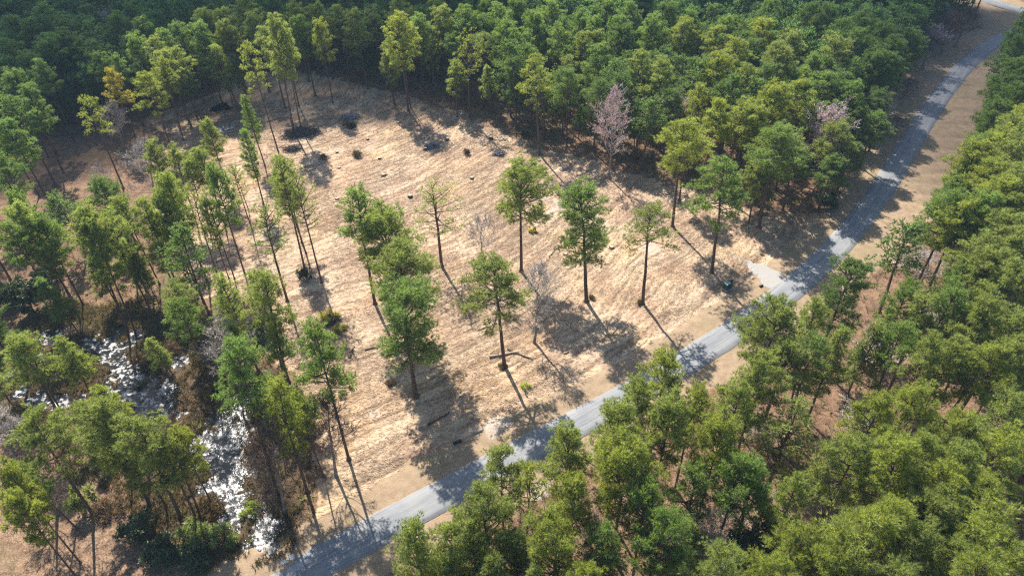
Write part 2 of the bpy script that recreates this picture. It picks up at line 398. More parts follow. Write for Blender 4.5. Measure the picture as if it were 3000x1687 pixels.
# ------------------------------------------------------------------ road
def road_material():
    m, nt, out = new_mat('asphalt')
    g = N(nt, 'ShaderNodeNewGeometry'); pos = g.outputs['Position']
    u = attr(nt, 'across'); v = attr(nt, 'along')
    cb = N(nt, 'ShaderNodeCombineXYZ'); nt.links.new(mathn(nt, 'MULTIPLY', u, 9), cb.inputs[0]); nt.links.new(mathn(nt, 'MULTIPLY', v, .12), cb.inputs[1])
    st = noise(nt, 1.0, 4, cb.outputs[0], .6); big = noise(nt, .25, 4, pos); fine = noise(nt, 9, 3, pos, .7)
    c = mixc(nt, ramp(nt, st, .3, .7), (.150, .162, .182), (.245, .257, .275))
    c = mixc(nt, mathn(nt, 'MULTIPLY', ramp(nt, big, .4, .7), .5), c, (.29, .288, .278))
    c = mixc(nt, mathn(nt, 'MULTIPLY', ramp(nt, fine, .45, .75), .35), c, (.155, .155, .158))
    vo = N(nt, 'ShaderNodeTexVoronoi', feature='DISTANCE_TO_EDGE'); vo.inputs['Scale'].default_value = .16; nt.links.new(pos, vo.inputs['Vector'])
    crk = mathn(nt, 'MULTIPLY', ramp(nt, mathn(nt, 'ADD', vo.outputs[0], mathn(nt, 'MULTIPLY', fine, .02)), .028, .016), .14)
    c = mixc(nt, crk, c, (.36, .355, .34))
    lane = ramp(nt, mathn(nt, 'ABSOLUTE', mathn(nt, 'SUBTRACT', mathn(nt, 'ABSOLUTE', u), .5)), .0, .22)
    c = mixc(nt, mathn(nt, 'MULTIPLY', mathn(nt, 'SUBTRACT', 1.0, lane), .22), c, (.34, .335, .325))
    e = mathn(nt, 'ADD', mathn(nt, 'ABSOLUTE', u), mathn(nt, 'MULTIPLY', mathn(nt, 'SUBTRACT', noise(nt, 1.2, 4, pos), .5), .10))
    c = mixc(nt, mathn(nt, 'MULTIPLY', ramp(nt, e, .90, 1.0), .6), c, (.34, .265, .175))
    p = N(nt, 'ShaderNodeBsdfPrincipled'); nt.links.new(c, p.inputs['Base Color']); p.inputs['Roughness'].default_value = .8
    p.inputs['Specular IOR Level'].default_value = .35
    nt.links.new(p.outputs[0], out.inputs[0]); return m
M_ROAD = road_material()
def ribbon(name, line, w, z, mat):
    line = catmull(line[::3] if len(line) > 60 else line, 6)
    d = norm(np.gradient(line, axis=0)); n = np.stack([-d[:, 1], d[:, 0]], 1)
    s = np.cumsum(np.r_[0, np.linalg.norm(np.diff(line, axis=0), axis=1)])
    us = np.array([-1, -.98, -.5, 0, .5, .98, 1]); wob = (vnoise(s / 2.1, s * 0 + 3.3, 4) - .5) * .22
    wob2 = (vnoise(s / 1.7, s * 0 + 9.3, 4) - .5) * .22
    P = []; A = []; B = []
    for k, uu in enumerate(us):
        ww = w / 2 + (wob if uu < 0 else wob2) * (abs(uu) > .9)
        q = line + n * (uu * ww)[:, None]
        zz = z + .05 * (1 - uu * uu) - (.09 if abs(uu) == 1 else 0)
        P.append(np.c_[q, np.full(len(q), zz)]); A.append(np.full(len(q), uu)); B.append(s)
    V = np.stack(P, 1).reshape(-1, 3); a = np.stack(A, 1).ravel(); b = np.stack(B, 1).ravel(); m = len(us)
    i = np.arange(len(line) - 1)[:, None] * m; j = np.arange(m - 1)[None]
    f = np.stack([i + j + 1, i + j, i + j + m, i + j + m + 1], -1).reshape(-1, 4)[:, ::-1]
    f = f[:, ::-1]
    o = link(name, make_mesh(name, V, f, mat, True, {'across': a, 'along': b})); return o
tag(ribbon('road', CL, ROAD_W, .04, M_ROAD), kind='structure')
tag(ribbon('crossing_road', CL2, 6.2, .034, M_ROAD), kind='structure')

# pale patches on the asphalt
M_PATCH = plain_mat('pale_road_patch', (.42, .42, .41), (.52, .52, .51), 5, .8)
M_PATCH2 = plain_mat('grey_road_patch', (.28, .29, .30), (.34, .35, .36), 5, .8)
for (cx, cy, w, l, m, lab) in ((841, 1639, 2.05, .75, M_PATCH, 'bright white rectangular patch on the road edge beside the culvert pool'), (868, 1662, 1.9, 1.0, M_PATCH2, 'faint grey rectangular patch in the middle of the road lane')):
    p = at(cx, cy); bf = Buf(); a = math.radians(29)
    rows = []
    n = 8
    vs = []
    for iy in range(3):
        for ix in range(n):
            ux = (ix / (n - 1) - .5) * w; uy = (iy / 2 - .5) * l + random.uniform(-.05, .05)
            vs.append((p[0] + ux * math.cos(a) - uy * math.sin(a), p[1] + ux * math.sin(a) + uy * math.cos(a), .103))
    fs = [[iy * n + ix, iy * n + ix + 1, (iy + 1) * n + ix + 1, (iy + 1) * n + ix] for iy in range(2) for ix in range(n - 1)]
    bf.add(vs, fs); tag(link('road_patch', bf.mesh('road_patch', m)), lab, 'road patch')

# gravel driveway stub
def ragged_sheet(name, poly, z, mat, step=.3, amp=.8):
    poly = np.array(poly); lo = poly.min(0) - 1; hi = poly.max(0) + 1
    xs = np.arange(lo[0], hi[0], step); ys = np.arange(lo[1], hi[1], step); X, Y = np.meshgrid(xs, ys)
    x = X.ravel(); y = Y.ravel(); d = polydist(x, y, poly) + (fbm(x / 1.1, y / 1.1, 77, 4) - .5) * 2 * amp
    gz, _ = ground_height(x, y)
    zz = np.where(d > 0, np.maximum(z, gz + .03), gz - .05) + (fbm(x / .4, y / .4, 7, 2) - .5) * .03
    nx, ny = len(xs), len(ys); i = np.arange(ny - 1)[:, None] * nx; j = np.arange(nx - 1)[None]
    f = np.stack([i + j, i + j + 1, i + j + nx + 1, i + j + nx], -1).reshape(-1, 4)
    f = f[(d[f] > -.2).any(1)]
    return link(name, make_mesh(name, np.stack([x, y, zz], 1), f, mat, True))
M_GRAVEL = plain_mat('white_gravel', (.26, .245, .225), (.42, .405, .385), 7, .9, bump=.6)
tag(ragged_sheet('gravel_driveway', W([px(6, 380, 490), px(6, 520, 530), px(6, 640, 565), px(6, 740, 620), px(6, 850, 695), px(6, 780, 760), px(6, 700, 760), px(6, 600, 690), px(6, 540, 620), px(6, 470, 550)]), -.01, M_GRAVEL), kind='structure')

# ------------------------------------------------------------------ marsh water
def water_material(a_=.50, b_=.57):
    m, nt, out = new_mat('marsh_water')
    g = N(nt, 'ShaderNodeNewGeometry'); pos = g.outputs['Position']
    n1 = noise(nt, .75, 6, pos, .72); n2 = noise(nt, 1.5, 3, pos, .6)
    scum = ramp(nt, mathn(nt, 'ADD', mathn(nt, 'MULTIPLY', n1, .75), mathn(nt, 'MULTIPLY', n2, .25)), a_, b_)
    c = mixc(nt, scum, (.012, .016, .022), mixc(nt, ramp(nt, n2, .35, .65), (.12, .11, .10), (.46, .44, .43)))  # pale patches: dried scum, with sun glare painted into the colour
    p = N(nt, 'ShaderNodeBsdfPrincipled'); nt.links.new(c, p.inputs['Base Color'])
    rg = N(nt, 'ShaderNodeMapRange'); nt.links.new(scum, rg.inputs[0]); rg.inputs[3].default_value = .16; rg.inputs[4].default_value = .4
    nt.links.new(rg.outputs[0], p.inputs['Roughness']); p.inputs['IOR'].default_value = 1.33; p.inputs['Specular IOR Level'].default_value = .5
    b = N(nt, 'ShaderNodeBump'); b.inputs['Strength'].default_value = .45; b.inputs['Distance'].default_value = .12
    nt.links.new(n2, b.inputs['Height']); nt.links.new(b.outputs[0], p.inputs['Normal'])
    nt.links.new(p.outputs[0], out.inputs[0]); return m
def build_water():
    MW = {'marsh_water': water_material(), 'puddle_water': water_material(.40, .52)}; MW['far_puddle_water'] = MW['puddle_water']
    P = np.array([at(a, b)[:2] for a, b, r in WATER])
    for (sel, nm) in ((P[:, 1] < 100, 'marsh_water'), ((P[:, 1] >= 100) & (P[:, 0] > -80), 'puddle_water'), ((P[:, 1] >= 100) & (P[:, 0] < -80), 'far_puddle_water')):
        q = P[sel]
        lo = q.min(0) - 5; hi = q.max(0) + 5; xs = np.arange(lo[0], hi[0], .6); ys = np.arange(lo[1], hi[1], .6)
        X, Y = np.meshgrid(xs, ys); x = X.ravel(); y = Y.ravel(); d, _ = dist_line(x, y, CL)
        nx, ny = len(xs), len(ys); i = np.arange(ny - 1)[:, None] * nx; j = np.arange(nx - 1)[None]
        f = np.stack([i + j, i + j + 1, i + j + nx + 1, i + j + nx], -1).reshape(-1, 4)
        near = np.min(np.hypot(x[:, None] - q[None, :, 0], y[:, None] - q[None, :, 1]), 1)
        wf = fields(x, y)['wa']; f = f[(wf[f] > -.45).any(1) & (near[f] < 6.5).all(1) & (d[f] > 3.4).all(1)]
        tag(link(nm, make_mesh(nm, np.stack([x, y, np.full(len(x), WATER_Z)], 1), f, MW[nm])), kind='structure')
build_water()

# ------------------------------------------------------------------ plant builders
def blades(centres, dirs, length, width, tone, rng, per=5, spread=.55):
    """fans of thin needle triangles, vectorised"""
    n = len(centres); c = np.repeat(centres, per, 0); d = np.repeat(dirs, per, 0)
    d = norm(d + rng.normal(0, spread, d.shape)); l = length * rng.uniform(.7, 1.15, (len(c), 1))
    w = norm(np.cross(d, rng.normal(0, 1, d.shape))) * width * .5
    v = np.stack([c - w, c + w, c + d * l], 1).reshape(-1, 3); f = np.arange(len(v)).reshape(-1, 3)
    t = np.repeat(np.repeat(tone, per), 3) + np.repeat(rng.uniform(-.12, .12, len(c)), 3); t[2::3] += .15
    return v, f, np.clip(t, 0, 1)
def pine_meshes(seed, H=23.0, R=4.5, cr=.45, nb=36, dens=1.0, shape='dome', per=9, blade=(.50, .058), lod=False, needle=None, trunk_r=.27, flat=.62):
    rng = np.random.default_rng(seed)
    tb = Buf(); zs = np.linspace(0, 1, 12)
    wob = np.cumsum(rng.normal(0, .10, (12, 2)), 0) * np.array([[1, 1]]); wob -= wob[0]
    tp = np.c_[wob * (zs[:, None] ** .8), zs * H * .985]; tr = trunk_r * (1 - zs) ** .75 * .88 + .035; tr[0] *= 2.0; tp = np.insert(tp, 1, tp[0] + [0, 0, .5], 0); tr = np.insert(tr, 1, trunk_r * 1.02)
    tube(tb, tp, tr, 5 if lod else 8)
    def trunk_at(z): return np.array([np.interp(z, tp[:, 2], tp[:, 0]), np.interp(z, tp[:, 2], tp[:, 1]), z])
    lb = Buf(); C = []; RC = []; TN = []; OD = []
    az = rng.uniform(0, 6.28)
    side = rng.uniform(0, 6.28)
    for b in range(nb):
        u = (b + rng.uniform(0, .9)) / nb
        az += 2.4 + rng.normal(0, .35)
        if shape == 'dome': prof = math.sqrt(max(0, 1 - (u * .97) ** 2.2)) * (.55 + .45 * min(1, u / .22))
        elif shape == 'umbrella': prof = (1 - u * .93) ** .55 * (.75 + .25 * min(1, u / .1))
        elif shape == 'column': prof = (.78 + .22 * math.sin(u * 9 + seed)) * min(1, (1 - u) / .22 + .12) ** .7 * (.6 + .4 * min(1, u / .12))
        else: prof = (1 - u) ** .75 * (.8 + .2 * min(1, u / .15)) + .08     # cone
        L = R * prof * rng.uniform(.68, 1.12) * (1 + .16 * math.cos(az - side))
        if L < .35: L = .35
        z0 = H * (1 - cr + cr * u * .95)
        el = math.radians({'umbrella': -6 + 55 * u}.get(shape, 4 + 52 * u ** 1.3) + rng.normal(0, 9))
        curve = rng.uniform(.05, .22) if shape != 'umbrella' else rng.uniform(-.12, .12)
        s = np.linspace(0, 1, 6)[:, None]; hd = np.array([math.cos(az), math.sin(az), 0]); sd = np.array([-hd[1], hd[0], 0]); bend = rng.normal(0, .12)
        P = trunk_at(z0) + hd * s * L * math.cos(el) + sd * bend * L * s ** 2 + np.array([0, 0, 1.]) * (s * L * math.sin(el) + curve * L * s ** 2)
        tube(lb, P, np.linspace(.10, .025, 6) * (.6 + L / R * .7), 3 if lod else 4, False)
        k = max(1, int(L * (2.5 if not lod else 1.25) * dens + rng.uniform(0, 1)))
        for q in range(k):
            sp_ = rng.uniform(.42, 1.0) if q else 1.0
            p = np.array([np.interp(sp_, s[:, 0], P[:, a]) for a in range(3)])
            off = sd * rng.normal(0, .20 * L * (1.15 - .4 * sp_)) + hd * rng.normal(0, .18) + np.array([0, 0, rng.normal(.12, .22)])
            p2 = p + off
            if np.linalg.norm(off) > .5 and not lod: tube(lb, [p - hd * .4, (p + p2) / 2 - hd * .1, p2], [.025, .018, .012], 3, False)
            C.append(p2); RC.append(rng.uniform(.36, .70) if not lod else rng.uniform(.65, 1.15)); TN.append(np.clip(rng.normal(.5, .2), 0, 1)); OD.append(norm(hd * .6 + np.array([0, 0, .75])))
    if not lod:
        for q in range(9):
            z0 = H * rng.uniform(.34, 1 - cr + .05); a = rng.uniform(0, 6.28); L = rng.uniform(.4, 1.9); hd = np.array([math.cos(a), math.sin(a), rng.uniform(-.15, .45)])
            tube(tb, [trunk_at(z0), trunk_at(z0) + hd * L * .6, trunk_at(z0) + hd * L + [0, 0, rng.normal(0, .15)]], [.045, .03, .012], 3, False)
    # crown top
    for q in range(int(5 * dens) + 1):
        C.append(trunk_at(H * .965) + rng.normal(0, .4, 3) * [1.2, 1.2, .7]); RC.append(.55); TN.append(.6); OD.append(np.array([0, 0, 1.]))
    C = np.array(C); RC = np.array(RC); TN = np.array(TN); OD = np.array(OD)
    nt_ = int(11 * min(1, dens + .2)) if not lod else (9 if lod is True else 5)
    dv = norm(rng.normal(0, 1, (len(C), nt_, 3)) + np.array([0, 0, .45])); rad = RC[:, None, None] * rng.uniform(.45, 1.0, (len(C), nt_, 1))
    pos = C[:, None] + dv * rad * np.array([1, 1, flat]); dr = norm(dv * .75 + OD[:, None] * .8)
    tn = np.clip(TN[:, None] + rng.normal(0, .15, (len(C), nt_)), 0, 1)
    v, f, t = blades(pos.reshape(-1, 3), dr.reshape(-1, 3), blade[0], blade[1], tn.ravel(), rng, per, .55 if lod else .44)
    needle = needle or M_NEEDLE
    return dict(trunk=tb, limbs=lb, crown=(v, f, t), mat=needle, H=H, R=R)
VAR = {}
def finish(key, d, bark=M_BARK, lod=False):
    parts = []
    if lod:
        pass
    parts.append(('trunk', d['trunk'].mesh('trunk_' + key, bark, True)))
    if d['limbs'].n: parts.append(('limbs', d['limbs'].mesh('limbs_' + key, bark)))
    v, f, t = d['crown']; parts.append(('crown', make_mesh('crown_' + key, v, f, d['mat'], False, {'tone': t})))
    VAR[key] = (parts, d['H'], d['R'])
RAW = {}
def mk(key, seed, **k):
    d = pine_meshes(seed, **k); RAW[key] = d; finish(key, d)
mk('round', 1, cr=.48, nb=46, R=4.9, dens=1.15)
mk('round2', 2, cr=.40, nb=34, R=4.5)
mk('round3', 3, cr=.50, nb=44, R=4.4, dens=1.1)
mk('round4', 14, cr=.36, nb=30, R=4.7)
mk('tall', 4, cr=.44, nb=32, R=3.6, dens=.9)
mk('umbrella', 5, cr=.42, nb=36, R=5.0, shape='umbrella', dens=1.0)
mk('umbrella2', 15, cr=.36, nb=26, R=4.8, shape='umbrella', dens=.7)
mk('sparse', 6, cr=.58, nb=36, R=4.3, dens=.36, shape='dome')
mk('sparse2', 16, cr=.50, nb=30, R=4.0, dens=.45)
mk('column', 7, cr=.60, nb=50, R=3.9, shape='column')
mk('column2', 17, cr=.66, nb=56, R=3.5, shape='column')
mk('feather', 24, cr=.50, nb=40, R=3.6, dens=.8, shape='column', flat=.9)
mk('feather2', 25, cr=.62, nb=44, R=3.2, dens=.7, shape='cone', flat=.9)
mk('young', 8, H=13, R=2.7, cr=.68, nb=40, shape='cone', dens=1.0, needle=M_YOUNG, trunk_r=.13)
mk('young2', 18, H=13, R=2.4, cr=.60, nb=32, shape='dome', dens=.8, needle=M_YOUNG, trunk_r=.12)
mk('wood', 9, H=22, R=4.2, cr=.60, nb=30, lod=True, per=5, blade=(.62, .17))
mk('wood2', 10, H=22, R=4.0, cr=.52, nb=28, lod=True, per=5, blade=(.62, .17))
mk('woodfar', 21, H=20, R=4.6, cr=.74, nb=30, lod=2, per=4, blade=(.95, .34))
mk('woodfar2', 22, H=19, R=4.4, cr=.66, nb=28, lod=2, per=4, blade=(.95, .34), shape='column')
mk('wood3', 11, H=22, R=3.8, cr=.52, nb=28, lod=True, per=5, blade=(.62, .17), shape='column')

def bare_meshes(seed, H=16, R=4, red=0.0, twig_tone=.5, lean=0.0, n1=24, start=.22, up=48):
    rng = np.random.default_rng(seed); tb = Buf(); lb = Buf(); zs = np.linspace(0, 1, 9)
    wob = np.cumsum(rng.normal(0, .14, (9, 2)), 0); wob -= wob[0]; tp = np.c_[wob + np.c_[lean * zs ** 1.5, 0 * zs], zs * H * .95]
    tr = .2 * (1 - zs) ** .8 + .02; tr[0] *= 1.35; tube(tb, tp, tr, 7)
    tips = []; td = []
    def grow(p, d, L, r, lev):
        n = 4; P = [p]; dd_ = d.copy()
        for i in range(n):
            dd_ = norm(dd_ + rng.normal(0, .13, 3) + np.array([0, 0, .06])); P.append(P[-1] + dd_ * L / n)
        P = np.array(P); tube(lb, P, np.linspace(r, max(r * .35, .014), n + 1), 3, False, .25 + .2 * lev + rng.uniform(-.1, .1))
        if lev == 3: tips.append(P[-1]); td.append(dd_); tips.append(P[2]); td.append(dd_); return
        m = {1: 6, 2: 4}[lev]
        for q in range(m):
            s = rng.uniform(.3, 1); k = min(n - 1, int(s * n)); pp = P[k] + (P[k + 1] - P[k]) * (s * n - k)
            nd = norm(dd_ + norm(rng.normal(0, 1, 3)) * .8 + np.array([0, 0, .15])); grow(pp, nd, L * rng.uniform(.35, .6), max(r * .45, .014), lev + 1)
    az = 0
    for b in range(n1):
        u = start + (1 - start) * (b + rng.uniform(0, .8)) / n1; az += 2.4 + rng.normal(0, .4); z0 = u * H * .95
        p = np.array([np.interp(z0, tp[:, 2], tp[:, 0]), np.interp(z0, tp[:, 2], tp[:, 1]), z0]); el = math.radians(up + rng.normal(0, 8))
        prof = (math.sin(math.pi * min(1, (u - start) / (1 - start) * .75 + .25))) ** .6 if u < .98 else .3
        L = max(.8, R * 1.25 * prof * rng.uniform(.7, 1.1)); d = np.array([math.cos(az) * math.cos(el), math.sin(az) * math.cos(el), math.sin(el)])
        grow(p, d, L, .055 * (1.15 - u * .7), 1)
    tips = np.array(tips); td = np.array(td); n = len(tips)
    v, f, t = blades(tips, td, .55, .05, np.full(n, .75), rng, 4, .6); lb.add(v, f, t)
    out = dict(trunk=tb, limbs=lb, H=H, R=R)
    if red:
        sel = rng.uniform(0, 1, n) < red * np.clip((tips[:, 2] / H) * 1.5 - .2, 0, 1)
        q = tips[sel]; v, f, t = blades(q, td[sel], .22, .12, rng.uniform(.2, 1, len(q)), rng, 5, .9); out['crown'] = (v, f, t)
    return out
def mkbare(key, seed, bark=M_GREYBARK, twig=M_PALETWIG, **k):
    d = bare_meshes(seed, **k); parts = [('trunk', d['trunk'].mesh('trunk_' + key, bark, True)), ('twigs', d['limbs'].mesh('twigs_' + key, twig))]
    if 'crown' in d: v, f, t = d['crown']; parts.append(('buds', make_mesh('buds_' + key, v, f, M_REDBUD, False, {'tone': t})))
    VAR[key] = (parts, d['H'], d['R'])
mkbare('bare', 31, H=15, R=3.4, n1=24)
mkbare('bare2', 32, H=14, R=3.8, n1=20, up=38)
mkbare('barethin', 33, H=12, R=4.0, n1=15, start=.30, up=52, lean=.6)
mkbare('barebrown', 34, H=13, R=3.4, n1=22, twig=M_BROWNTWIG)
mkbare('bareviolet', 37, H=13, R=3.6, n1=22, twig=M_VIOLETTWIG)
mkbare('maple', 35, H=20, R=4.0, red=.55, twig=M_PINKTWIG, n1=34, start=.24, up=50)
mkbare('maple2', 36, H=16, R=4.0, red=.4, twig=M_PINKTWIG, n1=26, start=.2, up=44)

def bush_mesh(seed, R=1.6, Hh=2.2, n=420, leaf=(.34, .17), twig_col=M_BROWNTWIG, mat=M_BROADLEAF, stems=9, clumps=16):
    rng = np.random.default_rng(seed); sb = Buf()
    for k in range(stems):
        a = rng.uniform(0, 6.28); t = rng.uniform(.15, 1); P = [[0, 0, 0], [math.cos(a) * R * t * .35, math.sin(a) * R * t * .35, Hh * .5], [math.cos(a) * R * t * .75, math.sin(a) * R * t * .75, Hh * rng.uniform(.75, 1.0)]]
        tube(sb, P, [.05, .03, .012], 4, False)
    c = norm(rng.normal(0, 1, (clumps, 3))) * rng.uniform(.25, 1.0, (clumps, 1)) * [R, R, Hh * .42] + [0, 0, Hh * .48] + rng.normal(0, .12, (clumps, 3)) * [R, R, Hh * .4]
    idx = rng.integers(0, clumps, n); dv = norm(rng.normal(0, 1, (n, 3)) + [0, 0, .3]); p = c[idx] + dv * rng.uniform(.3, 1, (n, 1)) * R * .32 * rng.uniform(.6, 1.3, clumps)[idx][:, None]
    p[:, 2] = np.maximum(p[:, 2], .08)
    v, f, t = blades(p, dv, leaf[0], leaf[1], np.clip(.45 + dv[:, 2] * .3 + rng.normal(0, .12, n), 0, 1), rng, 3, .8)
    return [('stems', sb.mesh('stems', twig_col)), ('leaves', make_mesh('leaves', v, f, mat, False, {'tone': t}))]
for key, a in {'bush': dict(seed=51), 'bush2': dict(seed=52, R=1.9, Hh=1.9, n=520), 'holly': dict(seed=53, R=2.4, Hh=6.5, n=1800, clumps=34, leaf=(.40, .2)), 'holly2': dict(seed=54, R=2.9, Hh=9.5, n=2600, clumps=46, leaf=(.45, .22)), 'greenbush': dict(seed=55, R=1.7, Hh=2.4, n=700, mat=M_YOUNG, leaf=(.4, .1)),
               'drybush': dict(seed=56, R=1.5, Hh=1.3, n=520, mat=M_DRY, leaf=(.5, .06)), 'drybush2': dict(seed=57, R=1.9, Hh=1.9, n=700, mat=M_DRY, leaf=(.6, .06))}.items():
    pr = bush_mesh(**a); VAR[key] = (pr, a.get('Hh', 2.2), a.get('R', 1.6))
def copy_thing(key, name, loc, h, rad, label, cat, group=None, tint=(1, 1, 1), lean=None, rz=None, skip=()):
    parts, H0, R0 = VAR[key]; o = bpy.data.objects.new(name, None); COL.objects.link(o)
    o.empty_display_size = .5; o.location = loc; s = h / H0; sr = rad / R0
    o.scale = (sr, sr, s)
    rz = random.uniform(0, 6.28) if rz is None else rz; q = Quaternion((0, 0, 1), rz)
    if lean is not None and Vector(lean).length > .01:
        v = Vector((lean[0], lean[1], h)).normalized(); q = Vector((0, 0, 1)).rotation_difference(v) @ q
    o.rotation_mode = 'QUATERNION'; o.rotation_quaternion = q
    tag(o, label, cat, group)
    for nm, me in parts:
        if nm in skip: continue
        c = link(nm, me, o); c.color = (*tint, 1)
    return o

# ------------------------------------------------------------------ trees of the photograph
TINT = {'n': (1, 1, 1), 'y': (1.14, 1.10, .80), 'g': (.78, .94, .86), 'd': (.62, .80, .78), 'l': (1.08, 1.1, 1.05), 'o': (1.42, 1.02, .62), 'b': (.72, .90, .92)}  # d: deep green, with some shade and distance blue put into the tint
TONEWORD = {'n': 'green', 'y': 'yellow-green', 'g': 'deep green', 'd': 'dark green', 'l': 'pale green', 'o': 'golden orange', 'b': 'cool green'}
SHAPEWORD = {'round': 'round-crowned', 'round2': 'dome-topped', 'round3': 'full-crowned', 'round4': 'short-crowned', 'tall': 'slim', 'umbrella': 'spreading', 'umbrella2': 'open spreading', 'sparse': 'thin-needled', 'sparse2': 'lightly needled', 'column': 'columnar', 'column2': 'narrow columnar', 'feather': 'feathery', 'feather2': 'feathery', 'young': 'young conical', 'young2': 'young slender', 'wood': 'crowded', 'wood2': 'crowded', 'wood3': 'crowded'}
placed = []
def gz(x, y):
    z, _ = ground_height(np.array([x]), np.array([y])); return float(z[0])
def pine(base, top, rad, key, tint, label, group=None, maxlean=.09):
    b = at(*base); h = height_of(b, top[1]); t = at(top[0], top[1], h)
    ln = (t - b)[:2]; m = np.hypot(*ln)
    if m > maxlean * h: ln = ln / m * maxlean * h
    placed.append((b[0], b[1], 'x'))
    j = np.array(TINT[tint]) * random.uniform(.94, 1.06)
    if group == G1: rad *= {'umbrella2': 1.32, 'sparse': 1.28}.get(key, 1.17)
    return copy_thing(key, 'pine_tree', (b[0], b[1], gz(b[0], b[1]) - .08), h, rad, label, 'pine tree', group, tuple(j), ln)
G1 = 'pines standing free in the mown clearing'
pine((1527, 795), (1525, 489), 5.2, 'round', 'n', 'tall pine with a broad full round crown in the middle of the clearing', G1)
pine((1294, 780), (1275, 541), 4.2, 'sparse', 'l', 'thin see-through pine between the paired crowns and the broad round pine', G1)
pine((1718, 882), (1710, 566), 4.6, 'column', 'g', 'deep green pine with a tall dense crown, second from the road corner side', G1)
pine((1883, 890), (1904, 599), 4.5, 'umbrella2', 'n', 'slim pine with a small drooping umbrella crown nearest the gravel driveway', G1)
pine((1478, 1072), (1446, 766), 5.4, 'umbrella', 'n', 'wide umbrella pine with crossed pale and dark logs at its foot', G1)
pine((1219, 1162), (1171, 855), 4.8, 'column', 'g', 'dark heavy pine lowest in the overlapping column of crowns near the road', G1)
pine((1190, 1020), (1171, 723), 4.8, 'round3', 'n', 'pine whose crown sits directly behind the darkest heavy pine', G1)
pine((1165, 935), (1118, 630), 5.0, 'round', 'l', 'bright bushy pine at the top of the overlapping column of crowns', G1)
pine((1099, 890), (1036, 553), 3.4, 'tall', 'g', 'narrow pine behind the bright bushy pine, its trunk bare to the grass', G1)
pine((1970, 664), (1997, 361), 4.6, 'round2', 'y', 'yellow-green pine with a long bare trunk at the clearing edge beside the maples', G1)
pine((2085, 797), (2125, 475), 5.3, 'umbrella', 'g', 'leaning pine with ivy at its foot next to the green utility cabinet', G1)
pine((2223, 667), (2282, 384), 5.2, 'round4', 'g', 'pine leaning over the shaded grass closest to the road bend', G1)
pine((1581, 454), (1566, 169), 4.0, 'umbrella2', 'y', 'yellow tiered pine standing alone in front of the far wood', G1)
pine((1197, 326), (1165, 52), 4.2, 'round3', 'y', 'tall full pine one step in front of the far tree line', G1)
pine((1377, 346), (1368, 99), 3.8, 'sparse2', 'y', 'small-crowned pine at the far grass edge behind the dark bush', G1)
G2 = 'pines leaning over the grass on the left side of the clearing'
